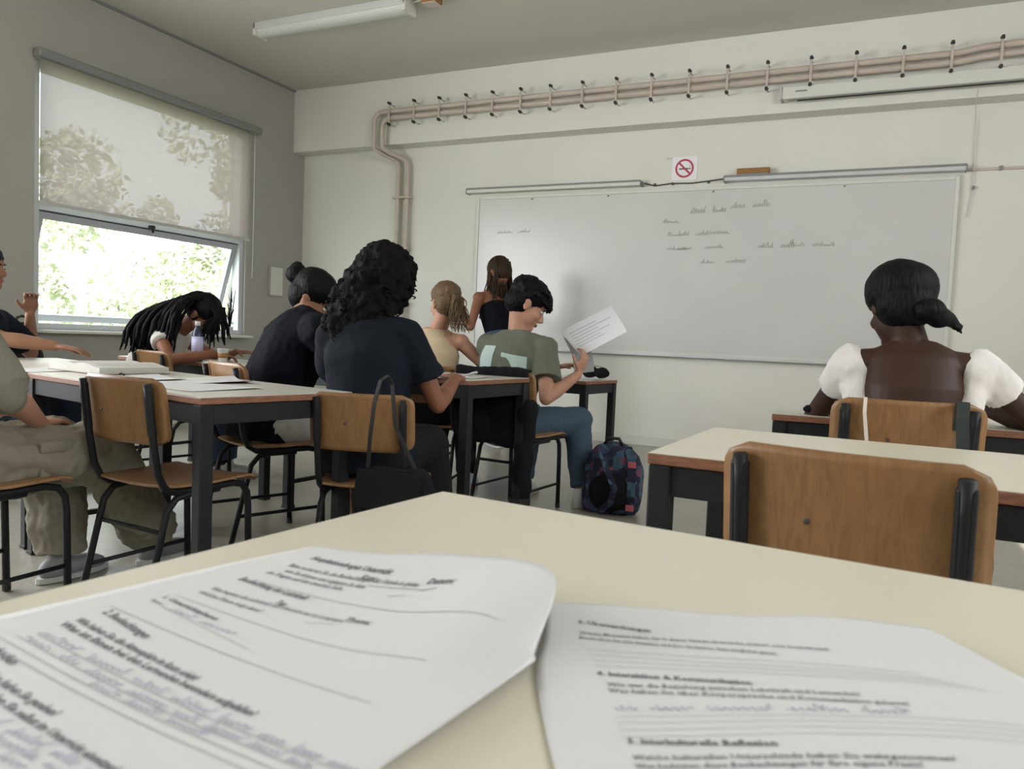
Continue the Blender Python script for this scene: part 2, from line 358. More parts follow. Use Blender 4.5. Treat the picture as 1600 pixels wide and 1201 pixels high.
# whiteboard
wb = tag(empty('whiteboard', (-1.65, YF, .87)), 'wide whiteboard on the front wall with faint writing', 'whiteboard')
BX0, BX1, BZ0, BZ1 = -3.83, .555, .875, 2.43
under(wb, 'panel', MB().box(((BX0+BX1)/2, YF-.012, (BZ0+BZ1)/2), (BX1-BX0-.06, .024, BZ1-BZ0-.06)), M_board)
fr = MB()
for x in (BX0+.016, BX1-.016): fr.box((x, YF-.017, (BZ0+BZ1)/2), (.032, .034, BZ1-BZ0))
for z in (BZ0+.016, BZ1-.016): fr.box(((BX0+BX1)/2, YF-.017, z), (BX1-BX0-.064, .034, .032))
under(wb, 'board_frame', fr, M_frame, bevel=.005)
under(wb, 'pen_tray', MB().box((-1.65, YF-.045, BZ0-.004), (4.3, .09, .012)).box((-1.65, YF-.088, BZ0+.004), (4.3, .006, .02)), M_aluw, bevel=.002)
for x in (-3.2, -2.4, -1.4, -.3): under(wb, 'screw', MB().cone((x, YF-.032, BZ1-.045), (x, YF-.026, BZ1-.045), .009, .009, 8), M_chrome)
def scrib(mb, x0, z0, wd, h, seed, r=.0019, y=YF-.0262, slope=0.0):
    g = random.Random(seed); x = 0
    while x < wd:
        L = g.uniform(.10, .2); n = int(L/.009); pts = []
        for k in range(n): pts.append((x0+x+k*.009+.004*(k % 2), y, z0+slope*(x+k*.009)+(k % 2)*g.uniform(.3, 1)*h*(1 if g.random() < .3 else .55)))
        if n > 2: mb.tube(pts, r, 4)
        x += L+.05
wr = MB()
for (px, pz, wd, h, sl) in ((-3.58, 2.045, .33, .06, .02), (-1.60, 2.19, .30, .08, .03), (-1.24, 2.225, .22, .07, .03), (-1.85, 2.11, .05, .05, 0), (-1.80, 1.99, .04, .05, 0), (-1.70, 1.99, .22, .06, 0), (-1.42, 2.0, .18, .06, 0),
                            (-1.80, 1.86, .04, .04, 0), (-1.70, 1.86, .18, .06, 0), (-1.45, 1.87, .22, .06, 0), (-.98, 1.87, .22, .06, 0), (-.70, 1.88, .10, .07, 0), (-.53, 1.88, .10, .06, 0), (-1.48, 1.735, .16, .05, 0), (-1.25, 1.74, .16, .06, 0)):
    scrib(wr, px, pz, wd, h, int(px*1000+pz*77), slope=sl)
o = under(wb, 'handwriting', wr, M_marker); o['kind'] = 'stuff'

# the two bars above the board, chart rail, eraser, cables
def bar(name, x0, x1, label, m):
    t = tag(empty(name, ((x0+x1)/2, YF, 2.46)), label, 'rail')
    under(t, 'bar_body', MB().box(((x0+x1)/2, YF-.045, 2.478), (x1-x0, .09, .035)), m, bevel=.008)
    under(t, 'lip', MB().box(((x0+x1)/2, YF-.085, 2.503), (x1-x0, .01, .018)), M_grey, bevel=.002)
    for x in (x0, x1): under(t, 'end_cap', MB().box((x, YF-.045, 2.48), (.012, .096, .05)), M_grey, bevel=.003)
bar('projection_rail', -3.93, -2.07, 'long white rail above the left half of the whiteboard', M_frame)
bar('projection_rail', -1.30, .59, 'grey aluminium rail above the right half of the whiteboard', M_aluw)
er = tag(empty('board_eraser', (-1.05, YF-.05, 2.512)), 'brown wooden block eraser lying on the right board rail', 'eraser')
under(er, 'block', MB().box((-1.055, YF-.05, 2.545), (.28, .06, .048)), M_brown, bevel=.006)
under(er, 'felt', MB().box((-1.055, YF-.05, 2.5165), (.27, .055, .009)), M_grey)
cb = tag(empty('wall_cable', (-1.7, YF, 2.5)), 'thin dark cable loop hanging between the two board rails', 'cable')
under(cb, 'cable', MB().tube([(-2.05, YF-.02, 2.49), (-1.95, YF-.012, 2.462), (-1.8, YF-.012, 2.478), (-1.6, YF-.012, 2.472), (-1.45, YF-.012, 2.485), (-1.32, YF-.02, 2.495)], .006, 6), M_brk)
for x in (-1.95, -1.78, -1.45): under(cb, 'clip', MB().box((x, YF-.012, 2.474), (.02, .024, .02)), M_brk)
ck = tag(empty('cable_trunking', (1.7, YF, 2.49)), 'beige cable trunking at the right end of the board', 'trunking')
under(ck, 'duct', MB().box((1.75, YF-.009, 2.475), (2.28, .018, .02)), M_pipe, bevel=.003)
under(ck, 'joint_clip', MB().box((.83, YF-.012, 2.478), (.025, .024, .035)), M_grey, bevel=.003)
c2 = tag(empty('screen_cord', (.62, 7.0, 3.05)), 'thin cord hanging from the projection screen', 'cord')
under(c2, 'cord', MB().tube([(.61, 6.93, 3.05), (.612, 7.05, 2.95), (.63, 7.18, 2.86), (.645, 7.185, 2.3), (.62, 7.185, 2.1)], .0035, 6), M_lightgrey)
under(c2, 'knob', MB().ell((.65, 7.18, 2.33), (.012, .012, .018), n=8, m=6), M_grey)

# no smoking sign
sg = tag(empty('no_smoking_sign', (-1.67, YF, 2.6)), 'white no-smoking sign with a red ring above the board', 'sign')
under(sg, 'plate', MB().box((-1.68, YF-.003, 2.612), (.235, .006, .215)), mat('sign white', (.80, .77, .80), .4), bevel=.001)
rg = MB(); n = 40; cx, cz, yy = -1.68, 2.612, YF-.0075
for k in range(n):
    a0, a1 = 2*math.pi*k/n, 2*math.pi*(k+1)/n
    rg.add([(cx+r*math.cos(a), yy, cz+r*math.sin(a)) for a in (a0, a1) for r in (.068, .086)], [(0, 1, 3, 2)])
rg.box((cx, yy, cz), (.14, .001, .017), Matrix.Rotation(R(45), 3, 'Y'))
under(sg, 'red_ring', rg, M_red)
under(sg, 'cigarette', MB().box((cx-.005, yy+.0007, cz-.004), (.09, .001, .014)).box((cx+.05, yy+.0007, cz-.004), (.012, .001, .014)).box((cx+.048, yy+.0007, cz+.02), (.004, .001, .026)), M_ink)
nt_ = tag(empty('paper_scrap', (-1.83, YF, 2.71)), 'small strip of tape at the corner of the no-smoking sign', 'tape')
under(nt_, 'strip', MB().box((-1.825, YF-.002, 2.712), (.06, .003, .012)), M_lightgrey)

# projection screen case on the beam
ps = tag(empty('projection_screen', (.9, 7.0, 3.13)), 'rolled-up projection screen in its white case on the beam', 'screen')
under(ps, 'screen_case', MB().box((1.02, 6.945, 3.125), (3.68, .11, .105)), M_frame, bevel=.012)
under(ps, 'slot', MB().box((1.02, 6.912, 3.069), (3.60, .02, .012)), M_grey)
under(ps, 'screen_edge', MB().tube([(-.7, 6.92, 3.062), (2.8, 6.92, 3.062)], .008, 6), M_brk)
under(ps, 'end_cap', MB().box((-.83, 6.945, 3.125), (.02, .115, .112)), M_lightgrey, bevel=.008)
under(ps, 'label_plate', MB().box((-.67, 6.888, 3.128), (.09, .004, .012)), M_grey)
# socket box by the corner of the left wall
sb = tag(empty('wall_box', (XL, 6.75, 1.6)), 'flat white box on the wall near the room corner', 'box')
under(sb, 'box_body', MB().box((XL+.015, 6.75, 1.50), (.03, .22, .34)), M_wall_shaded, bevel=.006)
under(sb, 'box_cover', MB().box((XL+.032, 6.75, 1.50), (.006, .19, .31)), M_frame, bevel=.002)

# ------------------------------------------------------------------ desks and chairs
def desk(loc, rz, L, W, H, top, label, legw=.046, group='two-seat school desks'):
    """origin on the floor under the middle of the desk"""
    t = tag(empty('school_desk', (loc[0], loc[1], 0), rz), label, 'desk', group)
    def p(name, mb, m, **k): o = mb.build(name, m, **k); o.parent = t; return o
    p('tabletop', MB().box((0, 0, H-.0125), (L, W, .022)), M_edge, bevel=.003)
    p('laminate', MB().box((0, 0, H-.0008), (L-.004, W-.004, .0016)), top)
    ah = .062; za = H-.025-ah/2
    for s_ in (-1, 1):
        p('apron', MB().box((0, s_*(W/2-.022), za), (L-.09, .022, ah)), M_steel, bevel=.002)
        p('apron', MB().box((s_*(L/2-.022), 0, za), (.022, W-.09, ah)), M_steel, bevel=.002)
        for q in (-1, 1):
            x, y = s_*(L/2-.026), q*(W/2-.026)
            lg = p('leg', MB().box((x, y, (H-.024)/2+.006), (legw, legw, H-.036)), M_steel, bevel=.004)
            f_ = MB().box((x, y, .008), (legw+.006, legw+.006, .016)).build('rubber_foot', M_rub, bevel=.003); f_.parent = lg
    p('stretcher', MB().box((-(L/2-.024), 0, .14), (.022, W-.09, .022)), M_steel, bevel=.002)
    return t
def desk_at(corner, side, rz, L, W, H, top, label, **k):
    """corner = near-left (side -1) or near-right (side 1) corner of the top"""
    v = Matrix.Rotation(rz, 2) @ Vector((-side*L/2, W/2)); return desk((corner[0]+v.x, corner[1]+v.y), rz, L, W, H, top, label, **k)
_v = Matrix.Rotation(R(-6), 2) @ Vector((.675, -.425))
desk((-.539+_v.x, .940+_v.y), R(-6), 1.35, .85, .75, M_lam, 'cream desk in the foreground carrying the two printed sheets', group='two-seat school desks')
desk_at((-.403, 1.535), -1, R(-2.0), 1.35, .62, .75, M_lam, 'cream desk behind the empty beech chair in the foreground')
desk_at((-1.842, 1.715), 1, R(-12.5), 1.30, .60, .75, M_lam2, 'white-topped desk at the left with papers and open book')
desk_at((-3.16, 2.02), 1, R(-12.5), 1.20, .60, .75, M_lam2, 'desk at the left edge between the two seated men')
desk_at((-1.662, 3.10), 1, R(-6), 1.20, .56, .77, M_lam2, 'desk in the middle in front of the curly-haired person')
desk_at((-3.05, 3.30), 1, R(-6), 1.40, .58, .75, M_lam2, 'desk below the window under the bent-over braided person')
desk_at((-1.63, 4.62), 1, R(-8), 1.30, .46, .72, M_lam2, 'grey-edged desk near the board in front of the person in the grey-green t-shirt')
desk_at((-.300, 2.79), -1, R(3), 1.30, .60, .75, M_lam2, 'desk at the right in front of the person with bare back')

def proto_chair():
    t = empty('school_chair')
    def p(name, mb, m, par=t, **k): o = mb.build(name, m, **k); o.parent = par; return o
    # seat shell, front edge rolled down
    sm = MB(); prof = [(-.17, .452), (-.12, .447), (0, .445), (.12, .449), (.17, .450), (.195, .443), (.208, .428)]
    th = .010
    def hw(y): return .20-.02*max(0, (-.05-y))/.12
    rings = []
    for y, z in prof:
        h = hw(y) - (.012 if y in (-.17, .208) else 0); rings.append([Vector((-h, y, z)), Vector((-h*.5, y, z-.006)), Vector((0, y, z-.008)), Vector((h*.5, y, z-.006)), Vector((h, y, z)), Vector((h, y, z+th)), Vector((h*.5, y, z+th-.006)), Vector((0, y, z+th-.008)), Vector((-h*.5, y, z+th-.006)), Vector((-h, y, z+th))])
    sm.rings(rings); p('seat', sm, M_seat, smooth=True, bevel=.003)
    # backrest: curved rounded panel leaning back
    nx, nz, W, H = 24, 14, .405, .222; z0 = .592
    def pt(u, v, side):
        # rounded rectangle by squeezing the rows near top and bottom
        r = .045; zz = (v-.5)*H; e = max(0, abs(zz)-(H/2-r)); hwid = W/2-(r-math.sqrt(max(0, r*r-e*e)))
        x = (u*2-1)*hwid; y = -.205-.03*(z0+v*H-.6)/.2+.032*(x/(W/2))**2+(side*.012)
        return Vector((x, y, z0+v*H))
    bm_ = MB(); vs = []; fs = []
    for side in (0, 1):
        for j in range(nz+1):
            for i in range(nx+1): vs.append(pt(i/nx, j/nz, side))
    N = (nx+1)*(nz+1)
    for j in range(nz):
        for i in range(nx):
            a = j*(nx+1)+i; fs.append((a, a+1, a+nx+2, a+nx+1)); fs.append((N+a, N+a+nx+1, N+a+nx+2, N+a+1))
    edge = [i for i in range(nx+1)]+[j*(nx+1)+nx for j in range(1, nz+1)]+[nz*(nx+1)+i for i in range(nx-1, -1, -1)]+[j*(nx+1) for j in range(nz-1, 0, -1)]
    for k in range(len(edge)): a, b = edge[k], edge[(k+1) % len(edge)]; fs.append((a, N+a, N+b, b))
    bm_.add(vs, fs); br = p('backrest', bm_, M_ply); 
    me = br.data; me.polygons.foreach_set('use_smooth', [True]*(2*nx*nz)+[False]*(len(me.polygons)-2*nx*nz))
    for s_ in (-1, 1):
        x = s_*.165; yb = -.205+.032*(.165/.2)**2
        path = [(x, yb-.048, .795), (x, yb-.040, .74), (x, yb-.022, .60), (x, yb-.004, .50), (x, yb+.018, .455), (x, yb+.055, .432), (x, -.05, .428), (x, .12, .428), (x, .165, .418), (x, .19, .385), (x, .197, .33), (x, .205, .02)]
        p('front_frame', MB().tube(path, .0125, 10), M_steel, smooth=True)
        p('post_cover', MB().box((x, yb-.036, .705), (.030, .020, .16), Matrix.Rotation(R(7), 3, 'X')), M_steel, bevel=.006)
        path = [(x, .06, .416), (x, -.06, .416), (x, -.115, .408), (x, -.15, .37), (x, -.165, .31), (x, -.235, .02)]
        p('leg', MB().tube(path, .0115, 10), M_steel, smooth=True)
        for yy in (.205, -.236): p('rubber_foot', MB().cone((x, yy, .004), (x, yy*.998, .03), .014, .014, 10, capround=False), M_rub, smooth=False)
        for zz in (.65, .75): p('rivet', MB().ell((x, yb-.0, zz), (.006, .004, .006), n=8, m=5), M_chrome)
        p('side_brace', MB().tube([(x, .203, .15), (x, -.20, .15)], .008, 8), M_steel, smooth=True)
    p('cross_brace', MB().tube([(-.165, -.165, .30), (.165, -.165, .30)], .008, 8), M_steel, smooth=True)
    p('cross_brace', MB().tube([(-.165, .05, .416), (.165, .05, .416)], .008, 8), M_steel, smooth=True)
    p('knot', MB().ell((-.05, -.2405, .70), (.006, .002, .006), n=8, m=5), M_brk)
    return t
chair0 = proto_chair(); first = [True]
def chair(x, y, rz, label, s=1.0, back=True):
    """x, y = the middle of the backrest"""
    o = chair0 if first[0] else copy_tree(chair0); first[0] = False
    v = Matrix.Rotation(rz, 2) @ Vector((0, .225*s)); o.location = (x+v.x, y+v.y, 0); o.rotation_euler = (0, 0, rz); o.scale = (s, s, s)
    tag(o, label, 'chair', 'beech plywood school chairs'); return o
chair(-.025, 1.305, R(-9), 'empty beech chair in the foreground with its back to the cream desk')
chair(-2.20, 1.70, R(-3), 'empty beech chair pushed under the white desk at the left', .98)
chair(.108, 2.52, R(5), 'beech chair under the person with bare back and white top', 1.03)
chair(-1.60, 2.19, R(20), 'beech chair with a black bag hanging from it under the curly-haired person', .93)
chair(-2.60, 2.53, R(-22), 'beech chair behind the bent person in black t-shirt', 1.0)
chair(-3.78, 3.13, R(-14), 'beech chair behind the braided person by the window', 1.0)
chair(-1.80, 3.72, R(-6), 'beech chair under the person in the grey-green t-shirt', .98)
chair(-2.30, 3.76, R(14), 'beech chair under the person with the blond ponytail', .98)
chair(-2.56, 1.25, R(0), 'beech chair at the left edge under the person in khaki trousers', 1.0)
chair(-4.72, 2.45, R(-62), 'beech chair under the man at the left edge of the picture', 1.0)


# ------------------------------------------------------------------ people
def skin(name, col): return mat(name, col, .5, bump=.05, bscale=180, var=.06, vscale=14, subsurf=.08, spec=.22)
SK_dark = skin('deep brown skin', (.042, .019, .014)); SK_brown = skin('brown skin', (.22, .095, .055)); SK_light = skin('light skin', (.42, .225, .155)); SK_tan = skin('tan skin', (.27, .135, .085))
def cloth(name, col, rough=.85, **k): return mat(name, col, rough, bump=.25, bscale=400, var=.06, vscale=10, spec=.12, **k)
def hairm(name, col, rough=.55): return mat(name, col, rough, bump=.6, bscale=120, var=.35, vscale=40, stretch=(1, 1, .18), spec=.12)
H_black = hairm('black hair', (.003, .003, .004)); H_brown = hairm('brown hair', (.035, .021, .013)); H_blond = hairm('dark blond hair', (.115, .075, .042)); H_soft = hairm('soft black hair', (.0035, .003, .0035), .75)
M_eye = mat('eye white', (.6, .58, .55), .2); M_iris = mat('dark iris', (.03, .02, .015), .15); M_lip = mat('lips', (.30, .10, .09), .45)

def ik(a, b, l1, l2, hint):
    a, b, hint = Vector(a), Vector(b), Vector(hint); d = b-a; L = min(d.length, (l1+l2)*.985); d.normalize(); b = a+d*L
    x = (l1*l1-l2*l2+L*L)/(2*L); h = math.sqrt(max(1e-6, l1*l1-x*x)); n = (hint-d*hint.dot(d)).normalized()
    return a+d*x+n*h, b
def hand_shapes(mb, wr, d, n, right, curl=25, s=1.0, thumb=35):
    """palm, four unequal bent fingers, thumb; d points out of the wrist, n out of the palm, right: thumb side vector"""
    d = Vector(d).normalized(); n = Vector(n); n = (n-d*n.dot(d)).normalized(); side = d.cross(n).normalized()
    if side.dot(Vector(right)) < 0: side = -side
    wr = Vector(wr)
    M = Matrix((side, d, n)).transposed()
    mb.ell(wr+d*.048*s, (.040*s, .052*s, .0145*s), M, 16, 9)
    for q in (-.026, 0, .026): mb.cone(wr+side*q*.6*s+d*.01*s, wr+side*q*s+d*.085*s, .013*s, .0105*s, 8)
    for q, L in ((.031, .070), (.0105, .080), (-.0105, .074), (-.030, .058)):
        p = wr+d*.086*s+side*q*s; ang = R(curl*.4); sp_ = side*(q*1.6)
        for fr_, r in ((.42, .0085), (.33, .0078), (.25, .007)):
            dd = (d*math.cos(ang)+n*math.sin(ang)+sp_*.5).normalized(); e = p+dd*L*fr_*s
            mb.cone(p, e, r*s, (r-.0006)*s, 8); p = e; ang += R(curl)
    p = wr+d*.025*s+side*.028*s
    dd = (side*math.sin(R(thumb+12))+d*math.cos(R(thumb+12))+n*.35).normalized(); e = p+dd*.042*s; mb.cone(p, e, .0125*s, .010*s, 8)
    dd = (dd+d*.5+n*.25).normalized(); mb.cone(e, e+dd*.030*s, .0098*s, .0080*s, 8)

class Person:
    def __init__(s, label, pelvis, yaw, lean=10, bend=0, side=0, twist=0, scale=1.0, female=False, group=None, skin=SK_brown, headoff=None, shoulder=None):
        s.k = scale; s.pel = Vector(pelvis); k = scale; s.skin = skin
        s.fw = Vector((-math.sin(R(yaw)), math.cos(R(yaw)), 0)); s.rt = Vector((math.cos(R(yaw)), math.sin(R(yaw)), 0))
        up = Vector((0, 0, 1))
        def dr(l): return (up*math.cos(R(l))+s.fw*math.sin(R(l))+s.rt*math.sin(R(side))).normalized()
        s.sp = [s.pel+dr(lean)*(-.06*k)]; p = s.pel
        s.sp.append(p); s.dirs = [dr(lean), dr(lean)]
        for L, a in ((.12, lean+bend*.25), (.12, lean+bend*.5), (.12, lean+bend*.8), (.10, lean+bend)):
            p = p+dr(a)*L*k; s.sp.append(p); s.dirs.append(dr(a))
        s.shc = p; s.dtop = dr(lean+bend)
        tw = R(twist); s.rt2 = (s.rt*math.cos(tw)+s.fw*math.sin(tw)).normalized()
        s.rt2 = (s.rt2-s.dtop*s.rt2.dot(s.dtop)).normalized(); s.ft = s.dtop.cross(s.rt2).normalized()
        if s.ft.dot(s.fw) < 0 and lean+bend < 85: s.ft = -s.ft
        s.sw = (shoulder or (.165 if female else .19))*k
        s.fem = female
        s.shl = {1: s.shc+s.rt2*s.sw-s.dtop*.02*k, -1: s.shc-s.rt2*s.sw-s.dtop*.02*k}
        s.neck = s.shc+s.dtop*.05*k
        s.root = tag(empty('person', (s.pel.x, s.pel.y, 0)), label, 'person', group)
        s.body = MB(); s.arm = {}; s.leg = {}
    def own(s, o):
        o.parent = s.root; o.matrix_parent_inverse = Matrix.Translation(-s.root.location); return o
    def ring(s, i, w, d, off=0, n=28, shift=0, p=2.3):
        t = i/5; r = (s.rt*(1-t)+s.rt2*t).normalized(); dn = s.dirs[i]; r = (r-dn*r.dot(dn)).normalized(); f = dn.cross(r)
        if f.dot(s.fw) < 0 and abs(dn.z) > .1: f = -f
        c = s.sp[i]+dn*off+f*shift
        return MB().ell_ring(c, r*w, f*d, n, p)
    def torso(s, mb, g=0.0, lo=0, hi=6, widths=None):
        k = s.k; f = s.fem
        W = widths or [(.165, .115), (.17 if not f else .175, .12), (.142 if not f else .132, .10), (.155 if not f else .142, .11), (.170 if not f else .150, .115), (.155 if not f else .135, .085)]
        rings = [s.ring(i, (W[i][0])*k+g, (W[i][1])*k+g) for i in range(lo, min(hi, 6))]
        if hi > 5:
            rings.append(s.ring(5, .115*k+g, .062*k+g, .035*k)); rings.append(s.ring(5, .068*k+g, .056*k+g, .058*k))
        mb.rings(rings); return mb
    def head(s, face, up, c=None, out=.155, scale=1.0):
        """face: where the face looks; c: centre of the head (eye level)"""
        s.hf = Vector(face).normalized(); up = Vector(up); s.hu = (up-s.hf*up.dot(s.hf)).normalized(); s.hr = s.hf.cross(s.hu).normalized(); s.hk = s.k*scale
        s.hM = Matrix((s.hr, s.hf, s.hu)).transposed()
        s.hc = Vector(c) if c is not None else s.neck+s.hu*out*s.k*.8+s.dtop*.03*s.k
        k = s.hk; b = s.body
        b.ell(s.H(0, -.012, .032), (.074*k, .093*k, .088*k), s.hM); b.ell(s.H(0, .028, -.028), (.060*k, .062*k, .082*k), s.hM)
        b.cone(s.H(0, .0, -.045), s.H(0, .062, -.092), .052*k, .028*k); b.ell(s.H(0, .058, -.062), (.034*k, .032*k, .03*k), s.hM)
        b.cone(s.H(0, .082, .012), s.H(0, .104, -.028), .008*k, .0125*k, 10); b.ell(s.H(0, .094, -.036), (.017*k, .012*k, .009*k), s.hM)
        b.ell(s.H(0, .072, .028), (.046*k, .017*k, .013*k), s.hM)
        for q in (-1, 1):
            b.ell(s.H(q*.036, .06, -.03), (.022*k, .022*k, .022*k), s.hM)
            b.ell(s.H(q*.0765, -.008, -.010), (.009*k, .019*k, .031*k), s.hM); b.ell(s.H(q*.082, -.016, .006), (.007*k, .014*k, .016*k), s.hM)
        b.cone(s.neck-s.dtop*.03*s.k, s.H(0, -.022, -.045), .060*s.k*(.9 if s.fem else 1), .050*k, 16)
    def H(s, x, y, z): return s.hc+s.hM @ Vector((x*s.hk, y*s.hk, z*s.hk))
    def faceparts(s):
        e = MB(); ir = MB()
        for q in (-1, 1):
            e = MB().ell(s.H(q*.030, .0745, .004), (.0145*s.hk, .0095*s.hk, .0085*s.hk), s.hM, 12, 8); o = s.own(e.build('eye', M_eye, smooth=True))
            i = MB().ell(s.H(q*.030, .0818, .003), (.0058*s.hk, .003*s.hk, .0058*s.hk), s.hM, 10, 6).build('iris', M_iris, smooth=True); i.parent = o
            i.matrix_parent_inverse = Matrix.Translation(-s.root.location)
            i.matrix_parent_inverse = Matrix.Identity(4)
            s.own(MB().cone(s.H(q*.014, .090, .024), s.H(q*.046, .078, .026), .0035*s.hk, .0025*s.hk, 8).build('eyebrow', s.hairmat, smooth=True))
        s.own(MB().ell(s.H(0, .0905, -.060), (.021*s.hk, .008*s.hk, .0045*s.hk), s.hM, 12, 6).ell(s.H(0, .0895, -.067), (.018*s.hk, .009*s.hk, .005*s.hk), s.hM, 12, 6).build('lips', M_lip if s.skin is not SK_dark else SK_brown, smooth=True))
    def arms(s, q, target, hint, hd=None, hn=(0, 0, -1), curl=25, l1=.285, l2=.25, fat=1.0, thumb=35):
        k = s.k; a = s.shl[q]; el, wr = ik(a, target, l1*k, l2*k, hint); s.arm[q] = (a, el, wr); b = s.body; f = fat*(.9 if s.fem else 1)*k
        b.ell(a, (.058*f, .058*f, .058*f)); b.cone(s.shc+(a-s.shc)*.45, a, .055*f, .055*f)
        b.cone(a, el, .050*f, .038*f); b.cone(el, el+(wr-el)*.35, .037*f, .041*f); b.cone(el+(wr-el)*.3, wr, .041*f, .0255*f)
        d = Vector(hd) if hd else (wr-el); d.normalize()
        n_ = Vector(hn); inward = -s.rt2*q
        hand_shapes(b, wr+d*.01, d, n_, inward if abs(Vector(inward).dot(d)) < .8 else s.fw, curl, .93*k if s.fem else k, thumb)
    def legs(s, q, knee, ankle, toe=None):
        k = s.k; hip = s.pel+s.rt*q*.09*k+s.fw*.02; kn, an = Vector(knee), Vector(ankle); s.leg[q] = (hip, kn, an); b = s.body
        b.cone(hip, kn, .082*k, .056*k); b.cone(kn, kn+(an-kn)*.35, .052*k, .056*k); b.cone(kn+(an-kn)*.3, an, .056*k, .036*k)
        t = Vector(toe) if toe else s.fw; t = Vector((t.x, t.y, 0)).normalized(); s.leg[q] += (t,)
    def shoe(s, q, m, sole=None):
        an, t = s.leg[q][2], s.leg[q][3]; z = .0; b = MB(); base = Vector((an.x, an.y, 0)); r_ = Vector((-t.y, t.x, 0)); M = Matrix((r_, t, Vector((0, 0, 1)))).transposed()
        b.cone(base-t*.02+Vector((0, 0, .04)), Vector((an.x, an.y, max(.09, an.z-.0))), .042, .042, 14)
        b.ell(base-t*.03+Vector((0, 0, .045)), (.038, .05, .042), M); b.ell(base+t*.07+Vector((0, 0, .042)), (.042, .10, .036), M); b.ell(base+t*.13+Vector((0, 0, .034)), (.045, .055, .028), M)
        o = s.own(blob('shoe', b, .008, m, smooth_it=3))
        sl = MB(); ring = [base+r_*math.cos(a)*.046+t*(.055+math.sin(a)*.145) for a in [2*math.pi*i/24 for i in range(24)]]
        sl.rings([[p+Vector((0, 0, .003)) for p in ring], [p+Vector((0, 0, .022)) for p in ring]]); s.own(sl.build('sole', sole or M_lightgrey))
    def finish(s, voxel=.0058):
        s.torso(s.body); o = s.own(blob('body', s.body, voxel, s.skin, smooth_it=3)); s.faceparts(); return o
    def tee(s, m, g=.016, sleeve=.62, sr=.072, loose=.0, neck=True, name='t_shirt', sl_end=.085, wob=.010, lo=0, vox=.009):
        b = MB(); k = s.k; s.torso(b, g+loose, lo, 6)
        b.rings([s.ring(5, .155*k+g, .085*k+g), s.ring(5, .125*k+g, .070*k+g, .032*k), s.ring(5, .085*k+g*.5, .066*k+g*.5, .050*k)])
        for q in (-1, 1):
            if q not in s.arm: continue
            a, el, wr = s.arm[q]
            e = a+(el-a)*min(sleeve, 1)
            b.cone(s.shc+(a-s.shc)*.4, a, .066*k+g*.3, sr*k, 18); b.cone(a, e, sr*k, sl_end*k, 20, capround=False); b.ell(a, (sr*k, sr*k, sr*k))
            if sleeve > 1: b.cone(e, el+(wr-el)*(sleeve-1), sl_end*k*.9, .045*k, 16, capround=False); b.ell(e, (sl_end*k*.85,)*3)
        return s.own(blob(name, b, vox, m, smooth_it=3, wob=wob, wscale=9, fine=wob*.25))
    def pants(s, m, g=.014, end=1.0, cuff=.062, thigh=.10, name='trousers', wob=.008, vox=.009):
        b = MB(); k = s.k; b.rings([s.ring(0, .168*k+g, .12*k+g), s.ring(1, .172*k+g, .125*k+g), s.ring(2, .15*k+g, .108*k+g)])
        for q in s.leg:
            hip, kn, an, t = s.leg[q]
            b.ell(hip, (thigh*k,)*3); 
            if end <= 1: b.cone(hip, hip+(kn-hip)*end, thigh*k, .078*k+g*.5, 20, capround=False)
            else:
                b.cone(hip, kn, thigh*k, .072*k+g, 20); b.ell(kn, (.072*k+g,)*3); b.cone(kn, kn+(an-kn)*(end-1), .070*k+g, cuff*k, 20, capround=False)
        return s.own(blob(name, b, vox, m, smooth_it=3, wob=wob, wscale=11, fine=wob*.3))
    def cap(s, b, back=True, r=1.0):
        k = s.hk; b.ell(s.H(0, -.020, .050), (.083*k*r, .099*k*r, .084*k*r), s.hM); b.ell(s.H(0, -.040, .0), (.080*k*r, .078*k*r, .082*k*r), s.hM)
        return b
    def strands(s, mb, n, seed, root, end, r0=.006, r1=.002, spread=.02, wave=0, sag=0, segs=7, rootspread=.05):
        g = random.Random(seed)
        for _ in range(n):
            p0 = Vector(root(g)); p1 = Vector(end(g, p0)); pts = []; ph = g.uniform(0, 6.28)
            for i in range(segs+1):
                t = i/segs; p = p0.lerp(p1, t); p = p+Vector((math.sin(ph+t*9), math.cos(ph+t*8), 0))*wave*t
                p.z += sag*math.sin(math.pi*t); pts.append(p)
            mb.tube(pts, [r0+(r1-r0)*i/segs for i in range(segs+1)], 5)

# bare-backed person at the right
p = Person('seated person with bare back, white puff-sleeved top and low dark bun', (.125, 2.70, .50), 3, 4, 8, 0, 0, 1.0, True, skin=SK_dark, shoulder=.174)
p.hairmat = H_black
p.head((-.42, .80, -.40), (-.10, .3, 1), c=(.066, 2.81, 1.125), scale=1.04)
p.arms(1, (.36, 3.05, .80), (.8, -.3, -.5), (-.3, .9, -.1), (0, 0, -1), 22)
p.arms(-1, (.02, 3.03, .80), (-.9, -.35, -.5), (.4, .85, -.1), (0, 0, -1), 22)
for q in (-1, 1): p.legs(q, (.125+q*.11, 3.13, .50), (.125+q*.12, 3.08, .08))
p.finish()
b = MB(); k = 1
b.rings([p.ring(1, .19, .135), p.ring(2, .148, .115), p.ring(3, .158, .123, -.02), p.ring(3, .163, .126, .045)])
b.rings([p.ring(3, .163, .09, .0, shift=.045), p.ring(4, .175, .085, 0, shift=.05), p.ring(5, .15, .06, -.03, shift=.05)])
for q in (-1, 1):
    a, el, wr = p.arm[q]; e = a+(el-a)*.42
    b.cone(p.sp[3]+p.rt*q*.135-p.fw*.03, a+p.rt2*q*.01+Vector((0, 0, .02)), .040, .05, 14)
    b.ell(a+p.rt2*q*.008+Vector((0, 0, -.014)), (.066, .072, .068)); b.cone(a+p.rt2*q*.004, e+p.rt2*q*.002, .068, .060, 20, capround=False)
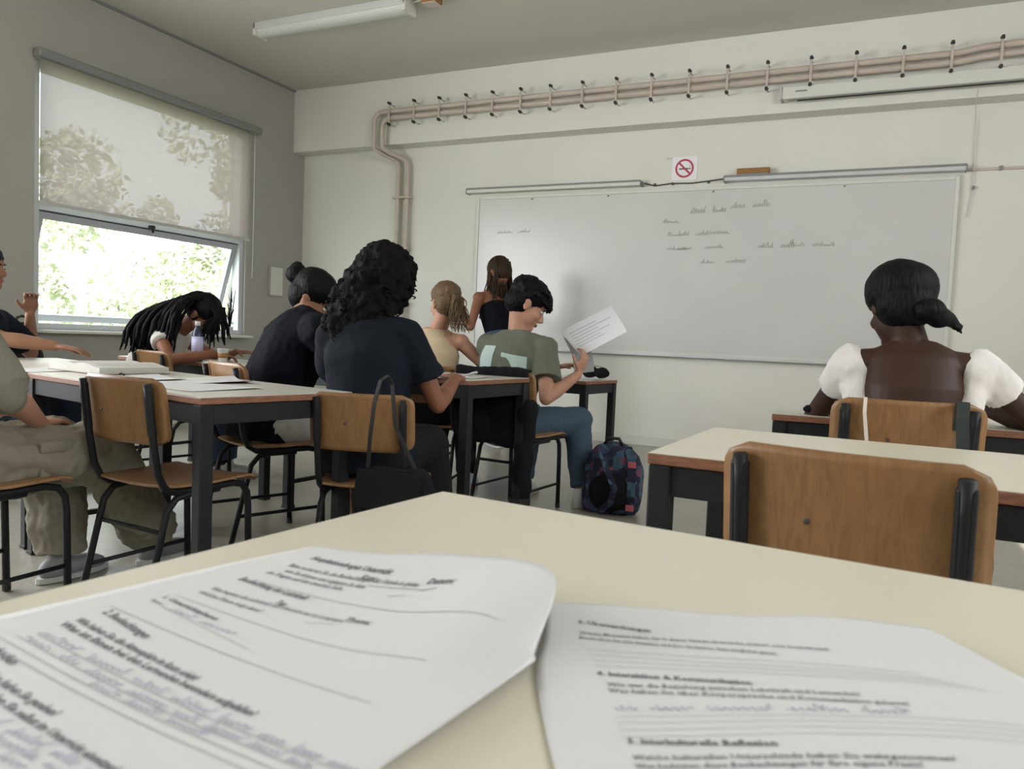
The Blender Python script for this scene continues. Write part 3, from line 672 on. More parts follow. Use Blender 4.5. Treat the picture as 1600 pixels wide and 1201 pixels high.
p.own(blob('white_top', b, .008, cloth('white ribbed cotton', (.66, .63, .61)), smooth_it=4, wob=.008, wscale=16, wz=.5, fine=.003))
p.pants(cloth('black denim', (.012, .012, .014)), end=1.95)
for q in (-1, 1): p.shoe(q, mat('black shoe', (.01, .01, .01), .5))
b = p.cap(MB(), r=1.10); b.ell(p.H(0, -.045, -.01), (.092, .082, .088), p.hM); b.ell(p.H(0, -.030, .045), (.112, .112, .098), p.hM)
p.own(blob('hair', b, .007, H_black, smooth_it=3, wob=.004, wscale=14, fine=.002))
b = MB(); b.ell(p.H(.035, -.108, -.062), (.048, .042, .040), p.hM); b.ell(p.H(.065, -.10, -.075), (.04, .034, .034), p.hM)
b.tube([p.H(.06, -.10, -.07), p.H(.095, -.10, -.080), p.H(.120, -.095, -.095), p.H(.135, -.09, -.12)], [.034, .024, .012, .003], 10)
p.strands(b, 14, 4, lambda g: p.H(.05, -.10, -.06), lambda g, r: p.H(.12+g.uniform(0, .025), -.09+g.uniform(-.02, .02), -.10+g.uniform(-.03, .02)), .008, .001, segs=4)
p.own(blob('bun', b, .005, H_black, smooth_it=2, wob=.004, wscale=30))

# curly-haired person
p = Person('seated person with big curly black hair and dark navy t-shirt', (-1.735, 2.43, .50), 14, 5, 6, -4, 0, 1.04, True, skin=SK_brown, shoulder=.150)
p.hairmat = H_soft
p.head((-.1, .95, -.35), (0, .3, 1), c=(-1.805, 2.62, 1.165))
p.arms(1, (-1.60, 2.86, .785), (.35, -.45, -.8), (-.35, .9, .12), (-.3, 0, -.9), 35)
p.arms(-1, (-1.96, 2.86, .80), (-.5, -.4, -.7), (.3, .9, -.1), (0, 0, -1), 20)
p.legs(1, (-1.72, 2.86, .50), (-1.62, 2.84, .08)); p.legs(-1, (-1.98, 2.80, .50), (-2.0, 2.82, .08))
p.finish()
p.tee(cloth('dark navy cotton', (.008, .0115, .018)), .014, .62, .062, sl_end=.074, wob=.012)
p.pants(cloth('black denim', (.012, .012, .014)), end=1.95)
for q in (-1, 1): p.shoe(q, mat('black shoe', (.01, .01, .01), .5))
b = MB(); g = random.Random(11)
vol = [((0, -.02, .045), (.115, .125, .110)), ((0, -.05, -.03), (.135, .115, .12)), ((-.03, -.075, -.12), (.135, .095, .12)), ((-.07, -.08, -.21), (.095, .07, .08))]
for c_, r_ in vol: b.ell(p.H(*c_), (r_[0]*p.k, r_[1]*p.k, r_[2]*p.k), p.hM)
for _ in range(900):
    c_, r_ = g.choice(vol[:3]+vol[:3]+vol[3:]); d = Vector((g.gauss(0, 1), g.gauss(0, 1), g.gauss(0, 1))).normalized()
    if d.y > .45: continue
    q = p.H(c_[0]+d.x*r_[0]*.98, c_[1]+d.y*r_[1]*.98, c_[2]+d.z*r_[2]*.98); s_ = g.uniform(.009, .019); b.ell(q, (s_, s_, s_*1.1), None, 7, 5)
o = p.own(blob('hair', b, .007, H_soft, smooth_it=1, wob=.006, wscale=22, fine=.004))
b = MB()
for _ in range(330):                                           # loose curls, each a small corkscrew
    c_, r_ = g.choice(vol); d = Vector((g.gauss(0, 1), g.gauss(0, 1)-.3, g.gauss(0, 1))).normalized()
    if d.y > .4: continue
    q = p.H(c_[0]+d.x*r_[0], c_[1]+d.y*r_[1], c_[2]+d.z*r_[2]); dw = p.hM @ d; ph = g.uniform(0, 6); rr = g.uniform(.006, .010); L = g.uniform(.02, .045)
    b.tube([q+dw*(.012*t/8)+Vector((rr*math.cos(ph+t*1.4), rr*math.sin(ph+t*1.4), -L*t/8)) for t in range(9)], [.0028]*8+[.001], 4)
o2 = p.own(b.build('loose_curls', H_soft, smooth=True)); o2['kind'] = 'stuff'

# man bent over in black t-shirt, hair in a bun
p = Person('seated man bent forward in black t-shirt with his hair in a topknot', (-2.60, 2.80, .52), -38, 8, 26, 0, 0, 1.12, skin=SK_tan, shoulder=.215)
p.hairmat = H_black
p.head((.72, .34, -.60), (.5, .1, .8), c=(-2.535, 3.06, 1.125), scale=.98)
p.arms(1, (-2.22, 3.20, .80), (.6, -.8, -.3), (.2, .9, -.1), (0, 0, -1), 30)
p.arms(-1, (-2.62, 3.38, .80), (-.9, .1, -.3), (.6, .6, -.1), (0, 0, -1), 25)
p.legs(1, (-2.30, 2.98, .50), (-2.25, 3.06, .09)); p.legs(-1, (-2.44, 3.22, .50), (-2.40, 3.25, .09))
p.finish()
p.tee(cloth('black cotton', (.004, .005, .009)), .028, .72, .080, sl_end=.092, wob=.016, loose=.008)
p.pants(cloth('light grey jersey', (.42, .41, .38)), end=.92, thigh=.105, name='shorts')
for q in (-1, 1): p.shoe(q, mat('grey shoe', (.2, .2, .2), .6))
b = p.cap(MB(), r=1.05)
p.own(blob('hair', b, .007, H_black, smooth_it=3, wob=.003, wscale=20, fine=.002))
b = MB().ell(p.H(-.02, -.135, .035), (.054, .048, .054), p.hM).ell(p.H(-.01, -.10, .035), (.045, .045, .04), p.hM).ell(p.H(-.025, -.155, .06), (.028, .027, .03), p.hM)
p.own(blob('topknot', b, .006, H_black, smooth_it=2, wob=.008, wscale=26, fine=.003))

# braided person bent over by the window
p = Person('seated person in white top bent over under long black braids by the window', (-4.22, 3.40, .50), -60, 8, 34, 0, 0, 1.0, True, skin=SK_brown)
p.hairmat = H_black
p.head((.62, .10, -.72), (.7, .1, .7), c=(-3.83, 3.58, 1.035))
p.arms(1, (-3.62, 3.46, .80), (.2, -.9, -.4), (.5, .8, -.1), (0, 0, -1), 25)
p.arms(-1, (-3.72, 3.74, .81), (-.6, .6, -.4), (.9, .3, 0), (0, 0, -1), 25)
for q in (-1, 1): p.legs(q, (-3.72+q*.05, 3.62-q*.1, .50), (-3.70+q*.05, 3.62-q*.1, .09))
p.finish()
p.tee(cloth('white cotton', (.62, .60, .57)), .013, .28, .062, sl_end=.066, wob=.006)
p.pants(cloth('blue denim', (.05, .08, .14)), end=1.95)
for q in (-1, 1): p.shoe(q, mat('white shoe', (.6, .6, .6), .5))
b = p.cap(MB(), r=1.06)
p.own(blob('hair', b, .007, H_black, smooth_it=2, wob=.003, wscale=20, fine=.002))
g = random.Random(5)
def bez(P, n):
    out = []
    for j in range(n+1):
        t = j/n; Q = [Vector(q) for q in P]
        while len(Q) > 1: Q = [Q[i].lerp(Q[i+1], t) for i in range(len(Q)-1)]
        out.append(Q[0])
    return out
for i in range(104):
    a = R(g.uniform(-20, 200)); u = g.uniform(.1, .95)
    r0_ = p.H(math.cos(a)*.078*u, -.03-.085*u*abs(math.sin(a)), .085+.05*(1-u))
    t = (i % 84)/83; side_ = 0 if i < 84 else 1
    if side_ == 0:       # over the back and the near shoulder, then straight down
        q_ = Vector((-4.13+.29*t, 3.30+.10*t+g.uniform(-.03, .05), 1.005+.075*t+g.uniform(-.02, .01)))
        e_ = Vector((q_.x-.01+g.uniform(-.02, .03), q_.y-.05, .80+g.uniform(-.05, .07)+.05*abs(t-.5)))
        pts = bez([r0_, r0_.lerp(q_, .5)+Vector((0, 0, .07)), q_+Vector((0, 0, .03)), q_+Vector((-.02, -.02, -.03)), e_.lerp(q_, .4), e_], 12)
    else:                # in front of the face
        e_ = Vector((-3.70+g.uniform(-.03, .05), 3.52+g.uniform(-.08, .14), g.uniform(.82, .95)))
        pts = bez([p.H(g.uniform(-.06, .06), .03, .11), p.H(g.uniform(-.06, .06), .12, .10), Vector((-3.71, e_.y, 1.02)), e_], 9)
    pts = [q+Vector((math.sin(j*2.1+i)*.003, math.cos(j*2.1+i)*.003, 0)) for j, q in enumerate(pts)]; m_ = len(pts)
    p.own(MB().tube(pts, [.0105]*(m_-3)+[.009, .007, .003], 6).build('braid', H_black, smooth=True))

# person with a blond ponytail
p = Person('seated person with dark blond ponytail and beige tank top', (-2.42, 4.02, .50), 10, 3, 6, 0, 6, 1.0, True, skin=SK_light)
p.hairmat = H_blond
p.head((-.86, .48, -.10), (0, 0, 1), c=(-2.375, 4.08, 1.165), scale=1.04)
p.arms(1, (-2.15, 4.42, .80), (.7, -.4, -.6), (-.2, .9, 0), (0, 0, -1), 25)
p.arms(-1, (-2.55, 4.36, .78), (-.8, -.5, -.5), (.2, .9, 0), (0, 0, -1), 25)
for q in (-1, 1): p.legs(q, (-2.48+q*.10, 4.42, .49), (-2.42+q*.12, 4.30, .08))
p.finish()
b = MB(); p.torso(b, .012, 1, 5); b.rings([p.ring(4, .160, .124), p.ring(5, .125, .098, -.02), p.ring(5, .100, .084, .02), p.ring(5, .08, .07, .045)])
p.own(blob('tank_top', b, .008, cloth('beige rib knit', (.50, .40, .27)), smooth_it=3, wob=.005, wscale=12))
p.pants(cloth('black denim', (.012, .012, .014)), end=1.95)
for q in (-1, 1): p.shoe(q, mat('pale blue trainer', (.35, .45, .55), .5), mat('pink sole', (.5, .25, .25), .5))
b = p.cap(MB(), r=1.02)
p.own(blob('hair', b, .007, H_blond, smooth_it=3, wob=.003, wscale=20, fine=.003))
b = MB(); p.strands(b, 110, 9, lambda g: p.H(g.uniform(-.014, .014), -.112+g.uniform(-.01, .01), .028+g.uniform(-.016, .016)), lambda g, r: p.H(g.uniform(-.045, .045), -.155+g.uniform(-.045, .035), -.135+g.uniform(-.05, .05)), .008, .0015, wave=.018, sag=.045, segs=8)
o = p.own(b.build('ponytail', H_blond, smooth=True)); o['kind'] = 'stuff'
rgm = MB().ell(p.H(0, -.110, .03), (.022, .013, .022), p.hM, 12, 8); p.own(rgm.build('hair_tie', H_black, smooth=True))

# person in grey-green t-shirt reading a paper
p = Person('seated person with short black hair and grey-green t-shirt holding a paper', (-1.90, 3.98, .48), -6, 6, 14, 0, 0, 1.04, skin=SK_light, shoulder=.185)
p.hairmat = H_black
p.head((.74, .42, -.50), (.3, .3, .9), c=(-1.845, 4.13, 1.165), scale=1.10)
p.arms(1, (-1.515, 4.14, .78), (.15, -.5, -.9), (.25, .25, .9), (-.75, .2, .1), 42, l1=.30)
p.arms(-1, (-1.78, 4.42, .80), (-.9, -.2, -.4), (.7, .5, .2), (.3, 0, -.9), 30)
p.legs(1, (-1.58, 4.36, .49), (-1.50, 4.25, .09)); p.legs(-1, (-1.92, 4.42, .49), (-1.92, 4.34, .09))
p.finish()
M_tee = cloth('grey green cotton', (.125, .135, .105))
p.tee(M_tee, .022, .66, .074, sl_end=.090, wob=.014, loose=.004)
M_print = mat('pale shirt print', (.40, .50, .47), .8)
def on_back(x0, x1, z0, z1, poly=None):
    """a thin printed patch projected onto the back of the t-shirt"""
    pts = []; n = 8; mb = MB(); tee_ = [c for c in p.root.children if c.name.startswith('t_shirt')][0]
    bpy.context.view_layer.update()
    for j in range(n+1):
        for i in range(n+1):
            u, v = i/n, j/n; x = x0+(x1-x0)*u; z = z0+(z1-z0)*v
            if poly: x, z = poly(u, v)
            wpt = p.sp[3]+p.rt*x+Vector((0, 0, z))
            org = wpt-p.fw*.6; ok, loc, nr, _ = tee_.ray_cast(org, p.fw)
            pts.append((loc+nr*.0025) if ok else wpt-p.fw*.15)
    fs = [(j*(n+1)+i, j*(n+1)+i+1, (j+1)*(n+1)+i+1, (j+1)*(n+1)+i) for j in range(n) for i in range(n)]
    mb.add(pts, fs); return mb
p.own(on_back(-.150, -.055, .03, .20).build('shirt_print', M_print, smooth=True))
p.own(on_back(0, 0, 0, 0, lambda u, v: (.0+.15*u, .165-.16*v*(.15+.85*max(0, (u-.3)/.7))+(-.02*u))).build('shirt_print', M_print, smooth=True))
p.pants(cloth('washed blue denim', (.055, .085, .12)), end=1.95, thigh=.10)
for q in (-1, 1): p.shoe(q, mat('white shoe', (.6, .6, .6), .5))
b = MB(); b.ell(p.H(0, -.022, .055), (.094*p.hk, .106*p.hk, .092*p.hk), p.hM); b.ell(p.H(0, -.05, .0), (.086*p.hk, .075*p.hk, .078*p.hk), p.hM)
g = random.Random(21)
for _ in range(150):
    a, e = g.uniform(0, 6.28), g.uniform(0, 1.45); d = Vector((math.cos(a)*math.cos(e), math.sin(a)*math.cos(e), math.sin(e)))
    q = Vector((d.x*.088, -.025+d.y*.100, .05+d.z*.088)); o_ = p.H(*q)
    tip = p.H(q.x+d.x*.012+g.uniform(-.02, .02), q.y+d.y*.02+.025, q.z+d.z*.012-.02+g.uniform(-.01, .01)); b.cone(o_, tip, .017, .006, 6)
for x in (-.05, -.025, 0, .025, .05): b.cone(p.H(x, .075, .085), p.H(x*1.1+.01, .108, .035), .02, .008, 8)
p.own(blob('hair', b, .006, H_black, smooth_it=2, wob=.006, wscale=25, fine=.004))

# standing person at the board
p = Person('standing person with long brown hair bending towards the left end of the board', (-3.0, 6.20, .90), 72, 10, 16, 0, 0, 1.02, True, skin=SK_brown)
p.hairmat = H_brown
p.head((-.72, .30, -.55), (-.2, .1, 1), c=(-3.09, 6.26, 1.55), scale=1.12)
p.arms(1, (-3.28, 6.50, 1.16), (.3, .3, -.9), (-.8, .4, .2), (0, 0, -1), 35)
p.arms(-1, (-3.36, 6.14, 1.16), (.1, -.5, -.9), (-.8, .4, .3), (.3, .7, -.6), 45)
p.legs(1, (-2.93, 6.30, .49), (-2.92, 6.32, .09), (-.7, .6, 0)); p.legs(-1, (-2.98, 6.10, .49), (-2.97, 6.10, .09), (-.7, .6, 0))
p.finish()
b = MB(); p.torso(b, .012, 1, 5); b.rings([p.ring(4, .160, .124), p.ring(5, .10, .08, -.03)])
for q in (-1, 1): b.cone(p.sp[4]+p.rt*q*.08, p.shc+p.rt2*q*.10+Vector((0, 0, .03)), .02, .014, 10)
p.own(blob('tank_top', b, .008, cloth('black cotton', (.007, .009, .016)), smooth_it=3, wob=.005))
b = MB()
for q in (-1, 1): b.tube([p.sp[4]+p.rt*q*.07-p.ft*.10, p.shc+p.rt2*q*.11+Vector((0, 0, .045)), p.sp[4]+p.rt*q*.07+p.ft*.13], .010, 8)
p.own(b.build('strap', cloth('white ribbed cotton', (.66, .63, .61)), smooth=True))
p.pants(cloth('blue denim', (.05, .08, .14)), end=1.95, thigh=.095)
for q in (-1, 1): p.shoe(q, mat('black shoe', (.01, .01, .01), .5))
b = p.cap(MB(), r=1.04); p.strands(b, 190, 14, lambda g: p.H(g.uniform(-.078, .078), g.uniform(-.10, .03), g.uniform(.03, .10)), lambda g, r: Vector((r.x+(r.x-p.hc.x)*.35+.02+g.uniform(-.03, .03), r.y+(r.y-p.hc.y)*.35+g.uniform(-.03, .03), 1.26+g.uniform(-.08, .10))), .009, .003, wave=.012, segs=8)
o = p.own(b.build('hair', H_brown, smooth=True)); o['kind'] = 'stuff'

# man at the left edge, arm along the desk
p = Person('man in dark t-shirt at the left edge reaching one arm along the desk', (-4.60, 2.57, .50), -62, 6, 12, 0, 0, 1.03, skin=SK_tan)
p.hairmat = H_black
p.head((.85, .38, -.05), (0, 0, 1), c=(-4.57, 2.70, 1.245))
p.arms(1, (-3.83, 2.74, .80), (.2, -.9, -.5), (.85, .5, -.12), (0, 0, -1), 18)
p.arms(-1, (-4.57, 2.95, .99), (-.3, .6, -.9), (.15, -.05, 1), (.8, -.4, .1), 60)
p.legs(1, (-4.12, 2.66, .50), (-4.08, 2.66, .09)); p.legs(-1, (-4.20, 2.92, .50), (-4.16, 2.92, .09))
p.finish()
p.tee(cloth('dark navy cotton', (.008, .0115, .018)), .020, .70, .074, sl_end=.085, wob=.012)
p.pants(cloth('dark blue denim', (.02, .032, .055)), end=1.95)
for q in (-1, 1): p.shoe(q, mat('black shoe', (.01, .01, .01), .5))
b = MB(); p.cap(b, r=1.03)
p.own(blob('hair', b, .007, H_black, smooth_it=2, wob=.008, wscale=30, fine=.004))
p.own(MB().ell(p.H(-.088, -.0, -.02), (.006, .008, .014), p.hM, 8, 6).ell(p.H(.088, -.0, -.02), (.006, .008, .014), p.hM, 8, 6).build('earphones', M_paper, smooth=True))
b = MB().cone(p.H(0, .045, -.100), p.H(0, .068, -.098), .022, .018, 10)
p.own(blob('beard', b, .006, H_black, smooth_it=2, wob=.003, wscale=40))

# man in khaki trousers at the left edge, mostly outside the frame
p = Person('man in olive-grey shirt and khaki cargo trousers, cut off by the left edge', (-2.69, 1.35, .50), 0, 2, 4, -7, 0, 1.05, skin=SK_light)
p.hairmat = H_brown
p.head((0, .97, -.2), (0, 0, 1))
p.arms(1, (-2.52, 1.66, .62), (.9, -.25, -.45), (-.5, .85, -.05), (0, 0, -1), 25)
p.arms(-1, (-2.82, 1.70, .63), (-.9, -.3, -.5), (.2, .95, -.05), (0, 0, -1), 25)
p.legs(1, (-2.48, 1.86, .50), (-2.60, 2.20, .10)); p.legs(-1, (-2.74, 1.86, .50), (-2.70, 1.86, .09))
p.finish()
p.tee(cloth('olive grey jersey', (.20, .195, .155)), .024, 1.02, .080, sl_end=.072, wob=.016, loose=.006)
o = p.pants(cloth('khaki cotton', (.225, .205, .16)), g=.03, end=1.96, cuff=.092, thigh=.118, wob=.024, name='cargo_trousers')
for q in (-1, 1): p.shoe(q, mat('grey shoe', (.2, .2, .2), .6))
for q in (-1, 1):
    hip, kn, an, t_ = p.leg[q]; m_ = hip.lerp(kn, .62)+p.rt*q*.098
    p.own(MB().box(m_, (.02, .15, .13)).box(m_+Vector((q*.006, 0, .05)), (.02, .156, .04)).build('cargo_pocket', MATS['khaki cotton'], bevel=.008))
b = p.cap(MB(), r=1.04); p.own(blob('hair', b, .007, H_brown, smooth_it=2, wob=.006, wscale=30, fine=.003))

# ------------------------------------------------------------------ the two printed sheets in the foreground
NET1= [[[-0.481, 0.59, 0.76], [-0.406, 0.602, 0.762], [-0.328, 0.616, 0.77], [-0.221, 0.565, 0.785], [-0.193, 0.465, 0.754]], [[-0.518, 0.528, 0.754], [-0.402, 0.504, 0.757], [-0.314, 0.493, 0.762], [-0.239, 0.487, 0.772], [-0.19, 0.463, 0.757]], [[-0.536, 0.458, 0.753], [-0.41, 0.435, 0.754], [-0.319, 0.421, 0.756], [-0.248, 0.422, 0.76], [-0.192, 0.431, 0.758]], [[-0.547, 0.407, 0.753], [-0.425, 0.386, 0.753], [-0.331, 0.372, 0.754], [-0.256, 0.364, 0.756], [-0.199, 0.362, 0.758]], [[-0.562, 0.342, 0.753], [-0.43, 0.321, 0.753], [-0.34, 0.31, 0.753], [-0.269, 0.304, 0.754], [-0.208, 0.298, 0.756]], [[-0.573, 0.282, 0.753], [-0.44, 0.261, 0.753], [-0.347, 0.252, 0.753], [-0.278, 0.247, 0.753], [-0.215, 0.237, 0.754]], [[-0.583, 0.23, 0.753], [-0.448, 0.212, 0.753], [-0.359, 0.205, 0.753], [-0.286, 0.2, 0.753], [-0.225, 0.189, 0.753]]]
NET2= [[[-0.235, 0.587, 0.752], [-0.16, 0.611, 0.754], [-0.082, 0.637, 0.754], [-0.015, 0.662, 0.758], [0.054, 0.683, 0.756]], [[-0.21, 0.525, 0.752], [-0.132, 0.546, 0.754], [-0.054, 0.574, 0.755], [0.029, 0.595, 0.757], [0.106, 0.605, 0.757]], [[-0.188, 0.46, 0.752], [-0.107, 0.485, 0.754], [-0.024, 0.513, 0.755], [0.056, 0.534, 0.757], [0.143, 0.551, 0.756]], [[-0.157, 0.4, 0.752], [-0.086, 0.428, 0.752], [-0.006, 0.459, 0.754], [0.076, 0.483, 0.755], [0.16, 0.498, 0.754]], [[-0.128, 0.349, 0.752], [-0.064, 0.373, 0.752], [0.011, 0.402, 0.752], [0.093, 0.428, 0.752], [0.177, 0.449, 0.752]], [[-0.098, 0.298, 0.752], [-0.039, 0.317, 0.752], [0.027, 0.341, 0.752], [0.107, 0.368, 0.752], [0.188, 0.383, 0.752]]]

def _cr(a, b, c, d, t): return .5*((2*b)+(c-a)*t+(2*a-5*b+4*c-d)*t*t+(3*b-a-3*c+d)*t**3)
def _line(A, u):
    k = len(A); x = u*(k-1); i = int(min(max(math.floor(x), 0), k-2)); f_ = x-i
    g_ = lambda j: A[j] if 0 <= j < k else (2*A[0]-A[1] if j < 0 else 2*A[-1]-A[-2])
    return _cr(g_(i-1), g_(i), g_(i+1), g_(i+2), f_)
def surf(N, s, t, lift=0):
    p = _line([_line(r_, s) for r_ in N], t)
    if lift:
        a = _line([_line(r_, min(1, s+.01)) for r_ in N], t)-_line([_line(r_, s-.01) for r_ in N], t)
        b_ = _line([_line(r_, s) for r_ in N], t-.01)-_line([_line(r_, s) for r_ in N], min(1, t+.01))
        p = p+a.cross(b_).normalized()*lift
    return p
def sheet(N, root, nu=48, nv=64):
    mb = MB(); mb.v = [tuple(surf(N, i/nu, j/nv)) for j in range(nv+1) for i in range(nu+1)]
    mb.f = [(j*(nu+1)+i, (j+1)*(nu+1)+i, (j+1)*(nu+1)+i+1, j*(nu+1)+i+1) for j in range(nv) for i in range(nu)]
    me = bpy.data.meshes.new('paper'); me.from_pydata(mb.v, [], mb.f); me.materials.append(M_paper); o = bpy.data.objects.new('paper', me); C.objects.link(o)
    m = o.modifiers.new('s', 'SOLIDIFY'); m.thickness = .00025; m.offset = -1; bake(o); o.data.polygons.foreach_set('use_smooth', [True]*len(o.data.polygons)); o.parent = root; return o
def glyphs(text, bold=False):
    cu = bpy.data.curves.new('t', 'FONT'); cu.body = text; cu.size = 1; cu.resolution_u = 1; cu.offset = .03 if bold else .012
    o = bpy.data.objects.new('t', cu); C.objects.link(o); dg = bpy.context.evaluated_depsgraph_get(); me = bpy.data.meshes.new_from_object(o.evaluated_get(dg))
    v = [tuple(q.co) for q in me.vertices]; f_ = [tuple(q.vertices) for q in me.polygons]; bpy.data.objects.remove(o); bpy.data.curves.remove(cu); bpy.data.meshes.remove(me); return v, f_
def write(N, mb, text, s0, t0, s1, t1, ht=.02, bold=False):
    v, f_ = glyphs(text, bold); x0 = min(q[0] for q in v); x1 = max(q[0] for q in v); out = []
    for x, y, _ in v:
        u = (x-x0)/(x1-x0); out.append(surf(N, s0+(s1-s0)*u, t0+(t1-t0)*u-y*ht*1.35, .0005))
    mb.add(out, f_)
def rule(N, mb, s0, t0, s1, t1, wd=.0022, n=26):
    vs = []
    for i in range(n+1):
        u = i/n; s_, t_ = s0+(s1-s0)*u, t0+(t1-t0)*u; vs += [surf(N, s_, t_-wd/2, .0004), surf(N, s_, t_+wd/2, .0004)]
    mb.add(vs, [(2*i, 2*i+1, 2*i+3, 2*i+2) for i in range(n)])
def penline(N, mb, s0, t0, s1, ht, seed, t1=None, r=.00034):
    g = random.Random(seed); s_ = s0; t1 = t0 if t1 is None else t1
    while s_ < s1:
        wl_ = g.uniform(.05, .12); n = int(wl_/.0045); pts = []; ph = g.uniform(0, 6)
        for k_ in range(n):
            u = s_+k_*.0045; tb = t0+(t1-t0)*(u-s0)/(s1-s0); tall = 1.9 if g.random() < .16 else 1
            pts.append(surf(N, min(.99, u+.003*math.sin(k_*2.2+ph)), tb-ht*(.5+.5*math.sin(k_*1.9+ph))*tall, .0005))
        if len(pts) > 2: mb.tube(pts, r, 3)
        s_ += wl_+.018
N1 = [[Vector(q) for q in r_] for r_ in NET1]; N2 = [[Vector(q) for q in r_] for r_ in NET2]
s1 = tag(empty('worksheet', tuple(N1[3][2])), 'white printed worksheet with curled corner, left of the two in the foreground', 'paper')
def sub(root, name, mb, m, **k):
    o = mb.build(name, m, **k); o.parent = root; o.matrix_parent_inverse = parent_inv(root); return o
def onto(root, o): o.matrix_parent_inverse = parent_inv(root)
onto(s1, sheet(N1, s1))
A, F, L_, P_ = MB(), MB(), MB(), MB()
write(N1, A, 'Hospitationsbogen Unterricht', .10, .075, .36, .085, .020, True)
write(N1, A, 'Kurs:', .30, .112, .345, .112, .018, True)
write(N1, A, 'Bitte notieren Sie die Beobachtungen der Stunde so genau', .10, .125, .475, .112, .016)
write(N1, A, 'wie Sie können und ergänzen Sie dann', .12, .150, .345, .140, .016)
write(N1, A, 'die Fragen auf der zweiten Seite.', .10, .176, .305, .160, .016)
write(N1, A, 'Datum:', .492, .101, .559, .092, .018, True); rule(N1, F, .345, .128, .50, .118)
write(N1, A, 'Beobachtung der Lehrkraft', .095, .232, .271, .225, .020, True)
write(N1, A, 'Tag:', .235, .268, .262, .268, .018, True); write(N1, A, 'Thema:', .424, .255, .492, .247, .018, True)
write(N1, A, 'Wie beginnt die Lehrkraft den Unterricht mit der Lerngruppe?', .10, .300, .43, .262, .016)
write(N1, A, 'Welche Phase folgt dann?', .10, .33, .25, .318, .016)
write(N1, A, '1. Unterrichtsphasen', .085, .405, .23, .410, .020, True)
write(N1, A, 'Name:', .085, .438, .115, .438, .016); rule(N1, F, .12, .442, .39, .470)
write(N1, A, '2. Beobachtungen', .085, .545, .22, .562, .022, True)
write(N1, A, 'Wie haben Sie die Atmosphäre im Raum erlebt?', .085, .596, .424, .607, .018, True)
write(N1, A, 'Was ist Ihnen bei den Lernenden besonders aufgefallen?', .085, .622, .627, .632, .018, True)
write(N1, A, '3. Methoden', .06, .745, .17, .753, .022, True)
write(N1, A, 'Welche Methoden haben Sie gesehen?', .06, .792, .36, .800, .020, True)
write(N1, A, 'Welche davon würden Sie selbst im Unterricht einsetzen?', .06, .818, .60, .845, .020, True)
for q in ((.119, .213, .797, .169), (.085, .371, .746, .337), (.068, .517, .78, .506), (.10, .664, .93, .672), (.085, .690, .93, .696), (.07, .712, .93, .716), (.06, .734, .93, .738)): rule(N1, L_, *q)
rule(N1, A, .50, .122, .53, .108); rule(N1, F, .43, .150, .47, .140); rule(N1, F, .36, .300, .39, .29); rule(N1, F, .38, .285, .42, .275)
penline(N1, P_, .14, .445, .30, .018, 3); penline(N1, P_, .10, .662, .92, .014, 5, .670); penline(N1, P_, .10, .689, .90, .013, 8, .694); penline(N1, P_, .30, .711, .55, .010, 9)
for i_ in range(3): penline(N1, P_, .06, .87+i_*.027, .85, .018, 20+i_)
for nm, mb_, m_ in (('printed_text', A, M_ink), ('printed_line', L_, M_inkfaint), ('fill_line', F, M_inkfaint), ('pen_writing', P_, M_pen)):
    o = sub(s1, nm, mb_, m_); o['kind'] = 'stuff'
s2 = tag(empty('worksheet', tuple(N2[3][2])), 'white printed worksheet lying flat, right of the two in the foreground', 'paper')
onto(s2, sheet(N2, s2))
A, L_, P_ = MB(), MB(), MB()
write(N2, A, '3. Überraschungen', .085, .135, .254, .157, .020, True)
write(N2, A, 'Welche Momente haben Sie in dieser Stunde überrascht, irritiert oder beeindruckt?', .085, .200, .627, .191, .016)
write(N2, A, 'Beschreiben Sie eine Situation und Ihre Gedanken dazu möglichst genau.', .085, .226, .508, .236, .016)
write(N2, A, '4. Interaktion & Kommunikation', .119, .404, .407, .393, .020, True)
write(N2, A, 'Wie war die Beziehung zwischen Lehrkraft und Lernenden?', .136, .449, .60, .402, .018)
write(N2, A, 'Was haben Sie über Körpersprache und Kommunikation gelernt?', .136, .474, .678, .427, .018)
write(N2, A, '5. Interkulturelle Reflexion', .153, .663, .407, .640, .021, True)
write(N2, A, 'Welche kulturellen Unterschiede haben Sie wahrgenommen?', .153, .719, .678, .640, .018)
write(N2, A, 'Was bedeuten diese Beobachtungen für Ihre eigene Praxis?', .153, .748, .62, .672, .018)
write(N2, A, '.', .004, .10, .010, .10, .02, True)
for q in ((.102, .281, .763, .262), (.108, .308, .80, .280), (.113, .334, .83, .290), (.119, .360, .86, .300), (.14, .566, .92, .44), (.14, .590, .92, .464), (.14, .615, .92, .488), (.14, .640, .92, .512)): rule(N2, L_, *q, wd=.0018)
penline(N2, P_, .14, .545, .60, .018, 31, .478)
for nm, mb_, m_ in (('printed_text', A, M_ink), ('printed_line', L_, M_inkfaint), ('pen_writing', P_, M_pen)):
    o = sub(s2, nm, mb_, m_); o['kind'] = 'stuff'

